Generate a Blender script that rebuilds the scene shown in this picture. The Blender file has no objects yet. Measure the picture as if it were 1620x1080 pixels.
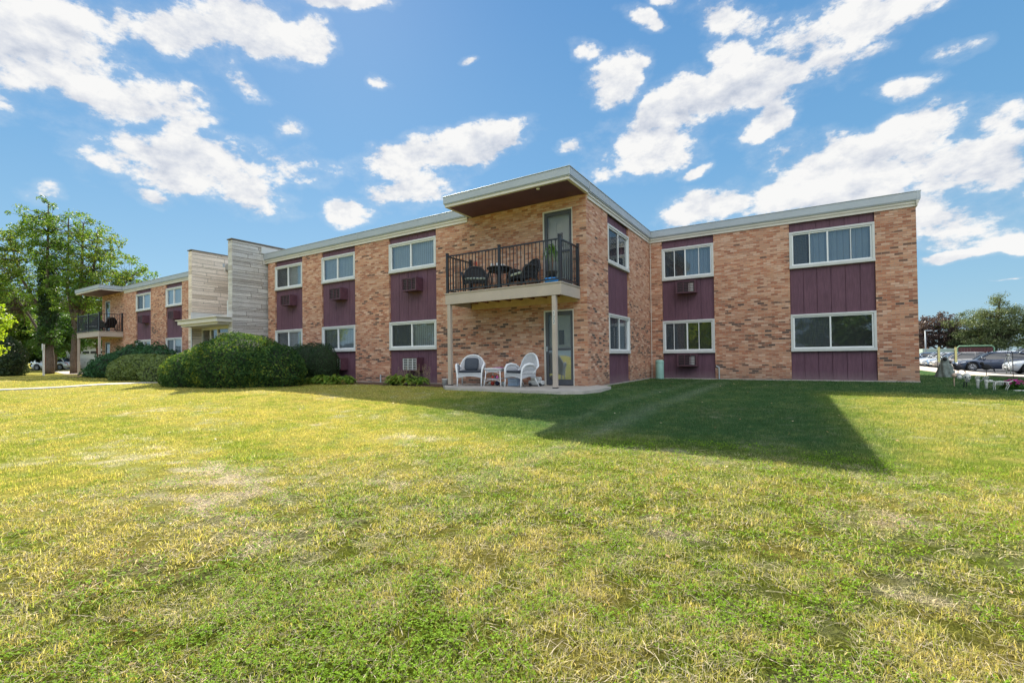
import bpy, math, random
import numpy as np
from mathutils import Vector, Matrix
random.seed(7)
RNG = np.random.default_rng(11)
scene = bpy.context.scene
COL = scene.collection
R = math.radians

# ---------------------------------------------------------------- nodes
def new_mat(name):
    m = bpy.data.materials.new(name); m.use_nodes = True
    nt = m.node_tree; nt.nodes.clear()
    return m, nt
def N(nt, typ, **kw):
    n = nt.nodes.new(typ)
    for k, v in kw.items():
        if k == 'ins':
            for kk, vv in v.items():
                n.inputs[kk].default_value = vv
        else: setattr(n, k, v)
    return n
def L(nt, a, b): nt.links.new(a, b)
def ramp(nt, fac, stops, interp='LINEAR'):
    r = nt.nodes.new('ShaderNodeValToRGB'); r.color_ramp.interpolation = interp
    e = r.color_ramp.elements
    while len(e) > 1: e.remove(e[0])
    e[0].position = stops[0][0]; e[0].color = tuple(stops[0][1]) + (1,)
    for p, c in stops[1:]:
        q = e.new(p); q.color = tuple(c) + (1,)
    L(nt, fac, r.inputs[0]); return r.outputs[0]
def mixc(nt, fac, a, b, mode='MIX'):
    m = nt.nodes.new('ShaderNodeMix'); m.data_type = 'RGBA'; m.blend_type = mode
    for s, v in ((0, fac), (6, a), (7, b)):
        if hasattr(v, 'is_linked'): L(nt, v, m.inputs[s])
        elif s == 0: m.inputs[0].default_value = v
        else: m.inputs[s].default_value = tuple(v) + (1,)
    return m.outputs[2]
def math_n(nt, op, a, b=None, c=None, clamp=False):
    m = nt.nodes.new('ShaderNodeMath'); m.operation = op; m.use_clamp = clamp
    for i, v in enumerate((a, b, c)):
        if v is None: continue
        if hasattr(v, 'is_linked'): L(nt, v, m.inputs[i])
        else: m.inputs[i].default_value = v
    return m.outputs[0]
def noise(nt, vec, scale, detail=3, rough=.5, dim='3D'):
    n = nt.nodes.new('ShaderNodeTexNoise'); n.noise_dimensions = dim
    n.inputs['Scale'].default_value = scale; n.inputs['Detail'].default_value = detail
    n.inputs['Roughness'].default_value = rough
    if vec is not None: L(nt, vec, n.inputs['Vector'])
    return n.outputs['Fac']
def out(nt, sh):
    o = nt.nodes.new('ShaderNodeOutputMaterial'); L(nt, sh, o.inputs['Surface'])
def bump(nt, h, strength=.3, dist=.01):
    b = nt.nodes.new('ShaderNodeBump'); b.inputs['Strength'].default_value = strength
    b.inputs['Distance'].default_value = dist; L(nt, h, b.inputs['Height']); return b.outputs[0]
def princ(nt, color, rough=.6, metal=0., normal=None, spec=.5):
    p = nt.nodes.new('ShaderNodeBsdfPrincipled')
    if hasattr(color, 'is_linked'): L(nt, color, p.inputs['Base Color'])
    else: p.inputs['Base Color'].default_value = tuple(color) + (1,)
    if hasattr(rough, 'is_linked'): L(nt, rough, p.inputs['Roughness'])
    else: p.inputs['Roughness'].default_value = rough
    p.inputs['Metallic'].default_value = metal
    p.inputs['Specular IOR Level'].default_value = spec
    if normal is not None: L(nt, normal, p.inputs['Normal'])
    return p
def simple(name, color, rough=.6, metal=0., var=.12, scale=6., bmp=.0, bscale=60., spec=.5):
    """paint, metal or plastic with slight tonal variation and grime"""
    m, nt = new_mat(name)
    g = N(nt, 'ShaderNodeNewGeometry').outputs['Position']
    a = noise(nt, g, scale, 4, .6); b = noise(nt, g, scale * 9, 3, .6)
    f = math_n(nt, 'ADD', math_n(nt, 'MULTIPLY', a, .65), math_n(nt, 'MULTIPLY', b, .35))
    lo = [c * (1 - var * 1.6) for c in color]; hi = [min(1, c * (1 + var * 1.6)) for c in color]
    c = ramp(nt, f, [(.25, lo), (.75, hi)])
    nrm = bump(nt, noise(nt, g, bscale, 3, .6), bmp, .004) if bmp else None
    rr = math_n(nt, 'ADD', math_n(nt, 'MULTIPLY', b, .2), rough - .1, clamp=True)
    out(nt, princ(nt, c, rr, metal, nrm, spec).outputs[0])
    return m

# ---------------------------------------------------------------- mesh builder
class MB:
    def __init__(s): s.v = []; s.f = []; s.mi = []; s.cur = 0
    def add(s, vs, fs):
        o = len(s.v); s.v += [tuple(p) for p in vs]
        for f in fs: s.f.append(tuple(i + o for i in f)); s.mi.append(s.cur)
        return s
    def box(s, x0, x1, y0, y1, z0, z1):
        v = [(x0,y0,z0),(x1,y0,z0),(x1,y1,z0),(x0,y1,z0),(x0,y0,z1),(x1,y0,z1),(x1,y1,z1),(x0,y1,z1)]
        return s.add(v, [(0,3,2,1),(4,5,6,7),(0,1,5,4),(1,2,6,5),(2,3,7,6),(3,0,4,7)])
    def bbox(s, x0, x1, y0, y1, z0, z1, b=.006):
        """box with all edges chamfered"""
        xs, ys, zs = (x0, x1), (y0, y1), (z0, z1); V = []; idx = {}
        for i in (0,1):
            for j in (0,1):
                for k in (0,1):
                    sx, sy, sz = (1-2*i)*b, (1-2*j)*b, (1-2*k)*b
                    for a, p in (('x',(xs[i], ys[j]+sy, zs[k]+sz)), ('y',(xs[i]+sx, ys[j], zs[k]+sz)), ('z',(xs[i]+sx, ys[j]+sy, zs[k]))):
                        idx[i,j,k,a] = len(V); V.append(p)
        F = []
        def q(*c): F.append(tuple(idx[t] for t in c))
        q((0,0,0,'x'),(0,0,1,'x'),(0,1,1,'x'),(0,1,0,'x')); q((1,0,0,'x'),(1,1,0,'x'),(1,1,1,'x'),(1,0,1,'x'))
        q((0,0,0,'y'),(1,0,0,'y'),(1,0,1,'y'),(0,0,1,'y')); q((0,1,0,'y'),(0,1,1,'y'),(1,1,1,'y'),(1,1,0,'y'))
        q((0,0,0,'z'),(0,1,0,'z'),(1,1,0,'z'),(1,0,0,'z')); q((0,0,1,'z'),(1,0,1,'z'),(1,1,1,'z'),(0,1,1,'z'))
        for k in (0,1):
            for j in (0,1):
                q((0,j,k,'y'),(0,j,k,'z'),(1,j,k,'z'),(1,j,k,'y'))
            for i in (0,1):
                q((i,0,k,'x'),(i,0,k,'z'),(i,1,k,'z'),(i,1,k,'x'))
        for i in (0,1):
            for j in (0,1):
                q((i,j,0,'x'),(i,j,1,'x'),(i,j,1,'y'),(i,j,0,'y'))
                for k in (0,1): F.append((idx[i,j,k,'x'], idx[i,j,k,'y'], idx[i,j,k,'z']))
        return s.add(V, F)
    def tube(s, pts, rad, n=8, caps=True):
        pts = [Vector(p) for p in pts]
        if not hasattr(rad, '__len__'): rad = [rad] * len(pts)
        V = []; prev = None
        for i, p in enumerate(pts):
            d = (pts[min(i+1, len(pts)-1)] - pts[max(i-1, 0)])
            if d.length < 1e-9: d = Vector((0,0,1))
            d.normalize()
            if prev is None:
                a = Vector((1,0,0)) if abs(d.x) < .8 else Vector((0,1,0))
                u = d.cross(a).normalized()
            else: u = (prev - d * prev.dot(d)).normalized()
            prev = u; w = d.cross(u)
            for k in range(n):
                t = 2*math.pi*k/n
                V.append(p + (u*math.cos(t) + w*math.sin(t)) * rad[i])
        F = []
        for i in range(len(pts)-1):
            for k in range(n):
                a = i*n+k; b = i*n+(k+1)%n; F.append((a, b, b+n, a+n))
        if caps:
            F.append(tuple(reversed(range(n)))); F.append(tuple((len(pts)-1)*n + k for k in range(n)))
        return s.add(V, F)
    def lathe(s, c, prof, n=20):
        V = []; F = []
        for r, z in prof:
            for k in range(n):
                t = 2*math.pi*k/n; V.append((c[0]+r*math.cos(t), c[1]+r*math.sin(t), c[2]+z))
        for i in range(len(prof)-1):
            for k in range(n):
                a = i*n+k; b = i*n+(k+1)%n; F.append((a, b, b+n, a+n))
        F.append(tuple(reversed(range(n)))); F.append(tuple((len(prof)-1)*n+k for k in range(n)))
        return s.add(V, F)
    def grid(s, fn, nu, nv, closed_u=False):
        V = []
        for j in range(nv+1):
            for i in range(nu if closed_u else nu+1):
                V.append(fn(i/nu, j/nv))
        w = nu if closed_u else nu+1; F = []
        for j in range(nv):
            for i in range(nu):
                a = j*w+i; b = j*w+(i+1)%w; F.append((a, b, b+w, a+w))
        return s.add(V, F)
    def sphere(s, c, r, n=12, m=8, sq=(1,1,1)):
        def fn(u, v):
            a = 2*math.pi*u; b = math.pi*(v-.5)
            return (c[0]+r*sq[0]*math.cos(a)*math.cos(b), c[1]+r*sq[1]*math.sin(a)*math.cos(b), c[2]+r*sq[2]*math.sin(b))
        return s.grid(fn, n, m, True)
    def xform(s, M, start=0):
        for i in range(start, len(s.v)): s.v[i] = tuple(M @ Vector(s.v[i]))
        return s
    def build(s, name, mats, parent=None, smooth=False, kind=None):
        if not isinstance(mats, (list, tuple)): mats = [mats]
        me = bpy.data.meshes.new(name); me.from_pydata(s.v, [], s.f)
        for m in mats: me.materials.append(m)
        if len(mats) > 1: me.polygons.foreach_set('material_index', s.mi)
        if smooth: me.polygons.foreach_set('use_smooth', [True]*len(s.f))
        box_uv(me); me.validate(); me.update()
        o = bpy.data.objects.new(name, me); COL.objects.link(o)
        if parent is not None: o.parent = parent
        if kind: o['kind'] = kind
        return o
def box_uv(me):
    nl = len(me.loops); co = np.empty(len(me.vertices)*3); me.vertices.foreach_get('co', co); co = co.reshape(-1,3)
    vi = np.empty(nl, dtype=np.int32); me.loops.foreach_get('vertex_index', vi)
    npol = len(me.polygons); nr = np.empty(npol*3); me.update(); me.polygons.foreach_get('normal', nr); nr = np.abs(nr.reshape(-1,3))
    lt = np.empty(npol, dtype=np.int32); me.polygons.foreach_get('loop_total', lt)
    ax = np.repeat(np.argmax(nr, axis=1), lt); p = co[vi]
    uv = np.where((ax==0)[:,None], p[:,[1,2]], np.where((ax==1)[:,None], p[:,[0,2]], p[:,[0,1]]))
    l = me.uv_layers.new(name='UVMap'); l.data.foreach_set('uv', uv.astype(np.float32).ravel())
def tag(o, label=None, cat=None, group=None, kind=None):
    if label: o['label'] = label
    if cat: o['category'] = cat
    if group: o['group'] = group
    if kind: o['kind'] = kind
    return o
def thing(name, label, cat, loc=(0,0,0), rotz=0, group=None):
    o = bpy.data.objects.new(name, None); COL.objects.link(o)
    o.location = loc; o.rotation_euler = (0,0,rotz); o.empty_display_size = .2
    return tag(o, label, cat, group)
def copy_tree(o, parent=None):
    c = o.copy(); COL.objects.link(c)
    if parent is not None: c.parent = parent
    for ch in list(o.children): copy_tree(ch, c)
    return c
def np_mesh(name, V, F4=None, F3=None, mats=(), smooth=False, col=None, parent=None):
    """fast mesh from numpy arrays: quads F4 (n,4) and tris F3 (m,3)"""
    me = bpy.data.meshes.new(name)
    fs = []; tot = []
    if F4 is not None and len(F4): fs.append(F4.ravel()); tot.append(np.full(len(F4), 4))
    if F3 is not None and len(F3): fs.append(F3.ravel()); tot.append(np.full(len(F3), 3))
    idx = np.concatenate(fs).astype(np.int32); tot = np.concatenate(tot).astype(np.int32)
    st = np.concatenate([[0], np.cumsum(tot)[:-1]]).astype(np.int32)
    me.vertices.add(len(V)); me.vertices.foreach_set('co', np.asarray(V, dtype=np.float32).ravel())
    me.loops.add(len(idx)); me.loops.foreach_set('vertex_index', idx)
    me.polygons.add(len(tot)); me.polygons.foreach_set('loop_start', st); me.polygons.foreach_set('loop_total', tot)
    if smooth: me.polygons.foreach_set('use_smooth', np.ones(len(tot), dtype=bool))
    for m in mats: me.materials.append(m)
    me.update(calc_edges=True)
    if col is not None:
        a = me.color_attributes.new('tint', 'FLOAT_COLOR', 'POINT')
        c4 = np.ones((len(V), 4), dtype=np.float32); c4[:, :3] = col
        a.data.foreach_set('color', c4.ravel())
    o = bpy.data.objects.new(name, me); COL.objects.link(o)
    if parent is not None: o.parent = parent
    return o

# ---------------------------------------------------------------- terrain
def _ss(a, b, x):
    t = np.clip((x-a)/(b-a), 0, 1); return t*t*(3-2*t)
def ground_z(x, y):
    x = np.asarray(x, dtype=float); y = np.asarray(y, dtype=float)
    s = _ss(-9, 4, x)
    d = np.hypot(np.clip(x-.5, 0, 99), np.clip(-1.95-y, 0, 99)); w = 1-np.exp(-(d/1.6)**2)
    f = -.07 - .033*np.clip(6-y, 0, 30)*s*w - .05*np.clip(-5-y, 0, 20)*(1-s)
    f = f - .025*np.clip(y-6, 0, 22)*_ss(4, 9, x)
    return f
def gz(x, y): return float(ground_z(x, y))

# ---------------------------------------------------------------- camera, sun, sky
cam_d = bpy.data.cameras.new('camera'); cam = bpy.data.objects.new('camera', cam_d); COL.objects.link(cam)
yaw, pitch, roll = -.5589, .0147, .0116
c, s = math.cos(yaw), math.sin(yaw)
right = Vector((c, -s, 0)); fwd_h = Vector((s, c, 0)); up_h = Vector((0,0,1))
fwd = fwd_h*math.cos(pitch) + up_h*math.sin(pitch); up = up_h*math.cos(pitch) - fwd_h*math.sin(pitch)
cr = right*math.cos(roll) - up*math.sin(roll); cu = right*math.sin(roll) + up*math.cos(roll)
M = Matrix(((cr.x, cu.x, -fwd.x, 4.8593), (cr.y, cu.y, -fwd.y, -11.6467), (cr.z, cu.z, -fwd.z, .8047), (0,0,0,1)))
cam.matrix_world = M
cam_d.lens = 728.07/1620*36; cam_d.sensor_width = 36; cam_d.sensor_fit = 'HORIZONTAL'
cam_d.shift_y = 14.197/1620; cam_d.clip_start = .05; cam_d.clip_end = 3000
scene.camera = cam

SUN = Vector((-.925, .72, 1.0)).normalized()
sd = bpy.data.lights.new('sun', 'SUN'); sd.energy = SUN_E = 5.0; sd.angle = R(.5); sd.color = (1, .93, .80)
so = bpy.data.objects.new('sun', sd); COL.objects.link(so)
so.rotation_euler = SUN.to_track_quat('Z', 'Y').to_euler(); so.location = (0,0,60)

CLOUDS = [(-77.9,24.8,5.7,3.1,32,1),(-70.1,30.4,8.0,1.9,18,1),(-61.9,32.5,3.5,1.7,-5,1),(-72.5,23.5,5.4,1.8,22,.9),(-79.4,21.7,2.2,1.6,21,.7),(-55.2,33.0,1.7,1.4,10,.6),(-64.3,29.4,1.2,.7,15,.5),(-63.1,27.8,2.2,1.1,-13,.6),(-67.0,23.4,2.7,.9,29,.5),(-64.3,19.9,8.1,2.4,7,1),(-70.1,20.1,2.3,1.2,-10,.8),(-61.4,17.4,4.1,1.9,-16,.85),(-70.1,15.3,1.7,.7,-14,.5),(-41.2,23.7,8.0,1.7,12,1),(-43.1,19.9,5.1,1.7,16,.8),(-52.3,16.8,2.8,1.1,4,.6),(-51.4,36.3,4.2,.6,10,.7),(-19.1,30.6,2.7,1.6,15,.8),(-16.1,35.7,2.2,.7,-36,.7),(-13.1,36.4,1.7,.5,-13,.6),(-6.4,33.6,3.7,1.5,-26,.9),(-6.4,30.8,1.7,1.1,-17,.6),(4.1,30.4,5.4,1.8,-13,1),(1.4,29.5,2.5,1.4,-19,.8),(7.0,27.2,2.0,.7,3,.6),(-14.1,24.6,5.6,2.7,18,1),(-4.6,26.8,5.9,1.9,8,1),(1.3,27.5,4.2,1.7,-8,.8),(-2.5,24.0,2.2,1.1,26,.7),(8.4,24.0,2.0,.9,-8,.8),(9.9,20.7,2.8,1.6,6,1),(14.9,19.1,1.3,1.1,0,.8),(3.8,17.9,6.0,2.6,-9,1),(14.1,15.3,3.9,2.0,-16,1),(-8.7,16.7,4.3,1.6,1,.8),(-1.2,17.1,3.1,1.6,11,.8),(13.3,11.3,3.2,1.6,-5,.9),(15.5,9.0,2.1,.7,-11,.6),(10.4,13.0,1.3,1.7,-9,.7),(-36.8,33.0,1.0,.3,18,.4),(-77.7,14.5,.8,.7,14,.5),(14.7,6.1,.8,.1,-7,.35),
 (-55,12.5,1.6,.6,5,.7),(-47,13.5,1.2,.5,0,.6),(-33,17.5,1.0,.4,10,.6),(-30,27,1.1,.5,20,.6),(-24.5,24.5,.9,.4,0,.55),(-10,20.5,1.0,.4,20,.6),(12,25.5,1.2,.5,0,.65),(9.5,13.6,1.4,.6,0,.7),(15.8,12.5,1.6,.7,5,.8),(12,8.6,1.8,.5,0,.7),(-58,24.5,1.5,.7,20,.7),(-48,30,.8,.4,0,.55),(-22,33.5,1.1,.5,-20,.7),
 (120,32,18,8,5,1),(155,40,24,9,-5,1),(-160,42,28,12,5,1),(-150,14,9,2.5,5,.8),(-115,36,16,8,0,1),(60,24,12,5,0,.9),(170,19,8,3,0,.8),(135,12,9,2.5,0,.8),(140,60,40,12,0,1),(-170,66,40,12,0,1)]  # unseen cloud cover outside the view, added to light the shaded walls
world = bpy.data.worlds.new('World'); scene.world = world; world.use_nodes = True
nt = world.node_tree; nt.nodes.clear()
sky = N(nt, 'ShaderNodeTexSky', sky_type='NISHITA', sun_disc=False)
sky.sun_elevation = math.asin(SUN.z); sky.sun_rotation = math.atan2(SUN.x, SUN.y)
sky.air_density = 1.0; sky.dust_density = .3; sky.ozone_density = 2.0; sky.altitude = 200
tc = N(nt, 'ShaderNodeTexCoord').outputs['Generated']
vn = N(nt, 'ShaderNodeVectorMath', operation='NORMALIZE'); L(nt, tc, vn.inputs[0]); D = vn.outputs[0]
sx = N(nt, 'ShaderNodeSeparateXYZ'); L(nt, D, sx.inputs[0])
az = math_n(nt, 'MULTIPLY', math_n(nt, 'ARCTAN2', sx.outputs[0], sx.outputs[1]), 180/math.pi)
el = math_n(nt, 'MULTIPLY', math_n(nt, 'ARCSINE', sx.outputs[2]), 180/math.pi)
# noise that warps and frays the cloud outlines
sq = N(nt, 'ShaderNodeVectorMath', operation='MULTIPLY'); L(nt, D, sq.inputs[0]); sq.inputs[1].default_value = (1, 1, 1.7)
def cloud_noise(vec):
    a = noise(nt, vec, 9.0, 9, .62); b = noise(nt, vec, 3.2, 3, .5)
    return math_n(nt, 'ADD', math_n(nt, 'MULTIPLY', a, .85), math_n(nt, 'MULTIPLY', b, .35))
off = N(nt, 'ShaderNodeVectorMath', operation='ADD'); L(nt, sq.outputs[0], off.inputs[0]); off.inputs[1].default_value = (SUN.x*.012, SUN.y*.012, .035)
n0 = cloud_noise(sq.outputs[0]); n1 = cloud_noise(off.outputs[0])
wz = math_n(nt, 'SUBTRACT', noise(nt, sq.outputs[0], 6.0, 4, .6), .5)
w2o = N(nt, 'ShaderNodeVectorMath', operation='ADD'); L(nt, sq.outputs[0], w2o.inputs[0]); w2o.inputs[1].default_value = (5.3, 1.7, 9.1)
wz2 = math_n(nt, 'SUBTRACT', noise(nt, w2o.outputs[0], 6.0, 4, .6), .5)
azw = math_n(nt, 'MULTIPLY_ADD', wz, 4.5, az); elw = math_n(nt, 'MULTIPLY_ADD', wz2, 3.0, el)
P = N(nt, 'ShaderNodeCombineXYZ'); L(nt, azw, P.inputs[0]); L(nt, elw, P.inputs[1]); P.inputs[2].default_value = 1
best = None; besth = None
for a0, e0, ra, rb_, ang, st in CLOUDS:
    if ra < 1.7 and rb_ > .3: ra *= 1.5; rb_ *= 1.5; st *= .42
    ce = math.cos(R(e0)); ca, sa = math.cos(R(ang)), math.sin(R(ang)); ra *= 1.30; rb_ *= 1.36
    A = Vector((ca*ce/ra, sa/ra, -(ca*ce*a0 + sa*e0)/ra)); B = Vector((-sa*ce/rb_, ca/rb_, -(-sa*ce*a0 + ca*e0)/rb_))
    dA = N(nt, 'ShaderNodeVectorMath', operation='DOT_PRODUCT'); L(nt, P.outputs[0], dA.inputs[0]); dA.inputs[1].default_value = A
    dB = N(nt, 'ShaderNodeVectorMath', operation='DOT_PRODUCT'); L(nt, P.outputs[0], dB.inputs[0]); dB.inputs[1].default_value = B
    q = math_n(nt, 'MULTIPLY_ADD', dB.outputs['Value'], dB.outputs['Value'], math_n(nt, 'MULTIPLY', dA.outputs['Value'], dA.outputs['Value']))
    val = math_n(nt, 'MULTIPLY_ADD', q, -.55, .30 + .35*st)
    best = val if best is None else math_n(nt, 'SMOOTH_MAX', best, val, .25)
best = math_n(nt, 'MAXIMUM', best, -1.2)
dens = math_n(nt, 'MULTIPLY_ADD', math_n(nt, 'SUBTRACT', n0, .60), 3.1, best)
mr = N(nt, 'ShaderNodeMapRange', interpolation_type='SMOOTHSTEP'); L(nt, dens, mr.inputs[0])
mr.inputs[1].default_value = .08; mr.inputs[2].default_value = .40
mw = N(nt, 'ShaderNodeMapRange', interpolation_type='SMOOTHSTEP'); L(nt, dens, mw.inputs[0]); mw.inputs[1].default_value = -.25; mw.inputs[2].default_value = .35; mw.inputs[4].default_value = .18
alpha = math_n(nt, 'MAXIMUM', mr.outputs[0], mw.outputs[0])
lit = math_n(nt, 'MULTIPLY_ADD', math_n(nt, 'SUBTRACT', n0, n1), 3.0, .68, clamp=True)
thick = math_n(nt, 'MULTIPLY_ADD', dens, -.20, 1.05, clamp=True)
lit = math_n(nt, 'MULTIPLY', lit, thick)
ccol = ramp(nt, lit, [(.12, (1.55, 1.72, 2.05)), (.42, (2.1, 2.2, 2.4)), (.78, (2.8, 2.8, 2.78))])
# clear sky: Nishita, pulled a little towards the deep clean blue of the photograph
grad = ramp(nt, math_n(nt, 'DIVIDE', el, 60), [(0, (.92, 1.51, 1.90)), (.12, (.73, 1.40, 1.94)), (.35, (.42, 1.09, 1.88)), (.65, (.26, .82, 1.70)), (1, (.20, .67, 1.55))])
skyc = mixc(nt, .08, grad, sky.outputs[0])
# clouds opposite the sun get added gain, as fill light for the shaded front walls
anti = N(nt, 'ShaderNodeVectorMath', operation='DOT_PRODUCT'); L(nt, D, anti.inputs[0]); anti.inputs[1].default_value = (-SUN.x, -SUN.y, 0)
ag = math_n(nt, 'MULTIPLY_ADD', math_n(nt, 'MAXIMUM', anti.outputs['Value'], 0), 5.0, 1.0)
cs = N(nt, 'ShaderNodeVectorMath', operation='SCALE'); L(nt, ccol, cs.inputs[0]); L(nt, ag, cs.inputs['Scale'])
fin = mixc(nt, alpha, skyc, cs.outputs[0])
bg = N(nt, 'ShaderNodeBackground'); L(nt, fin, bg.inputs[0]); bg.inputs[1].default_value = .15
wo = N(nt, 'ShaderNodeOutputWorld'); L(nt, bg.outputs[0], wo.inputs[0])
world.cycles.sampling_method = 'MANUAL'; world.cycles.sample_map_resolution = 512

scene.view_settings.view_transform = 'Standard'; scene.view_settings.look = 'None'
scene.view_settings.exposure = 1.17; scene.view_settings.gamma = 1
scene.cycles.max_bounces = 8; scene.cycles.transparent_max_bounces = 16
scene.cycles.use_denoising = True
# ---------------------------------------------------------------- materials
def brick_mat():
    m, nt = new_mat('face_brick')
    uv = N(nt, 'ShaderNodeUVMap').outputs[0]
    pos = N(nt, 'ShaderNodeNewGeometry').outputs['Position']
    b = N(nt, 'ShaderNodeTexBrick', offset=.5, squash=1.0)
    L(nt, uv, b.inputs['Vector'])
    for k, v in (('Scale',1.),('Mortar Size',.0052),('Mortar Smooth',.25),('Bias',0.),('Brick Width',.2032),('Row Height',.0677)): b.inputs[k].default_value = v
    b.inputs['Color1'].default_value = (0,0,0,1); b.inputs['Color2'].default_value = (1,1,1,1); b.inputs['Mortar'].default_value = (.5,.5,.5,1)
    g = N(nt, 'ShaderNodeSeparateColor'); L(nt, b.outputs['Color'], g.inputs[0])
    rnd = g.outputs[0]
    sp = N(nt, 'ShaderNodeSeparateXYZ'); L(nt, pos, sp.inputs[0])
    # the lower storey was laid from a darker batch of bricks: shift the mix
    ns = N(nt, 'ShaderNodeMapping'); ns.inputs['Scale'].default_value = (.22, 1.6, 1); L(nt, uv, ns.inputs[0])
    big = noise(nt, ns.outputs[0], 1.4, 3, .55)
    lo = math_n(nt, 'MULTIPLY_ADD', sp.outputs[2], -.55, 1.75, clamp=True)
    dark = math_n(nt, 'MULTIPLY_ADD', math_n(nt, 'SUBTRACT', big, .5), 1.1, math_n(nt, 'MULTIPLY', lo, .15))
    v = math_n(nt, 'ADD', math_n(nt, 'MULTIPLY', rnd, .88), dark, clamp=True)
    col = ramp(nt, v, [(.0,(.76,.45,.30)),(.10,(.70,.37,.22)),(.22,(.60,.25,.135)),(.32,(.78,.49,.35)),(.42,(.66,.35,.215)),(.52,(.52,.205,.115)),(.62,(.66,.345,.215)),(.72,(.44,.175,.10)),(.80,(.58,.30,.19)),(.87,(.23,.13,.095)),(.93,(.36,.17,.11)),(.975,(.15,.10,.085))], 'CONSTANT')
    hs = N(nt, 'ShaderNodeHueSaturation'); hs.inputs['Saturation'].default_value = .94; L(nt, col, hs.inputs['Color']); col = mixc(nt, 1., hs.outputs[0], (.96,.945,.93), 'MULTIPLY')
    fine = noise(nt, uv, 90, 3, .6); mid = noise(nt, uv, 14, 3, .6)
    col = mixc(nt, .35, col, ramp(nt, fine, [(.3,(.4,.4,.4)),(.7,(1,1,1))]), 'MULTIPLY')
    col = mixc(nt, .3, col, ramp(nt, mid, [(.3,(.6,.6,.6)),(.7,(1,1,1))]), 'MULTIPLY')
    wb = noise(nt, ns.outputs[0], .9, 4, .6)
    col = mixc(nt, .9, col, ramp(nt, wb, [(.3,(.80,.79,.78)),(.5,(.95,.95,.95)),(.7,(1.08,1.06,1.04))]), 'MULTIPLY')
    mort = ramp(nt, fine, [(.3,(.34,.25,.19)),(.7,(.50,.38,.29))])
    col = mixc(nt, b.outputs['Fac'], col, mort)
    # weather staining near the ground and under the roof edge
    st = noise(nt, ns.outputs[0], 5, 4, .6)
    gb = math_n(nt, 'MULTIPLY', math_n(nt, 'MULTIPLY_ADD', sp.outputs[2], -2.2, .9, clamp=True), st)
    col = mixc(nt, math_n(nt, 'MULTIPLY', gb, .7), col, (.16,.13,.11))
    h = math_n(nt, 'SUBTRACT', math_n(nt, 'MULTIPLY', fine, .25), b.outputs['Fac'])
    out(nt, princ(nt, col, .88, 0, bump(nt, h, .8, .006), .25).outputs[0])
    return m
def stone_mat(name, tint):
    m, nt = new_mat(name)
    g = N(nt, 'ShaderNodeNewGeometry'); pos = g.outputs['Position']
    v = g.outputs['Random Per Island']
    a = ramp(nt, v, [(0,(.56,.51,.45)),(.3,(.74,.69,.62)),(.6,(.82,.78,.72)),(.85,(.66,.62,.57)),(1,(.86,.82,.75))])
    mp = N(nt, 'ShaderNodeMapping'); mp.inputs['Scale'].default_value = (1, 1, 5); L(nt, pos, mp.inputs[0])
    s1 = noise(nt, mp.outputs[0], 2.5, 5, .65); s2 = noise(nt, pos, 34, 4, .7); s3 = noise(nt, mp.outputs[0], 9, 4, .7)
    c = mixc(nt, .8, a, ramp(nt, s1, [(.3,(.76,.75,.74)),(.65,(1,1,1))]), 'MULTIPLY')
    c = mixc(nt, .5, c, ramp(nt, s2, [(.3,(.55,.52,.5)),(.65,(1,1,1))]), 'MULTIPLY')
    c = mixc(nt, ramp(nt, s3, [(.64,(0,0,0)),(.78,(.45,.45,.45))]), c, (.20,.17,.15))
    c = mixc(nt, 1., c, tint, 'MULTIPLY')
    h = math_n(nt, 'ADD', s2, math_n(nt, 'MULTIPLY', s3, 1.5))
    out(nt, princ(nt, c, .9, 0, bump(nt, h, .9, .02), .2).outputs[0])
    return m
def siding_mat():
    m, nt = new_mat('plum_siding')
    pos = N(nt, 'ShaderNodeNewGeometry').outputs['Position']
    mp = N(nt, 'ShaderNodeMapping'); mp.inputs['Scale'].default_value = (14, 14, .9); L(nt, pos, mp.inputs[0])
    gr = noise(nt, mp.outputs[0], 4, 5, .65); big = noise(nt, pos, 1.6, 4, .6)
    c = ramp(nt, gr, [(.3,(.118,.055,.080)),(.7,(.165,.082,.116))])
    c = mixc(nt, .7, c, ramp(nt, big, [(.3,(.78,.78,.78)),(.7,(1.,1.,1.))]), 'MULTIPLY')
    mp2 = N(nt, 'ShaderNodeMapping'); mp2.inputs['Scale'].default_value = (5, 5, .35); L(nt, pos, mp2.inputs[0])
    c = mixc(nt, .8, c, ramp(nt, noise(nt, mp2.outputs[0], 3, 4, .7), [(.35,(.80,.78,.80)),(.55,(1,1,1)),(.72,(1.12,1.10,1.10))]), 'MULTIPLY')
    sp = N(nt, 'ShaderNodeSeparateXYZ'); L(nt, pos, sp.inputs[0])
    spl = math_n(nt, 'MULTIPLY', math_n(nt, 'MULTIPLY_ADD', sp.outputs[2], -3.5, .9, clamp=True), noise(nt, pos, 7, 4, .6))
    c = mixc(nt, math_n(nt, 'MULTIPLY', spl, .7), c, (.26,.20,.20))
    out(nt, princ(nt, c, .7, 0, bump(nt, gr, .35, .004), .35).outputs[0])
    return m
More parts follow.
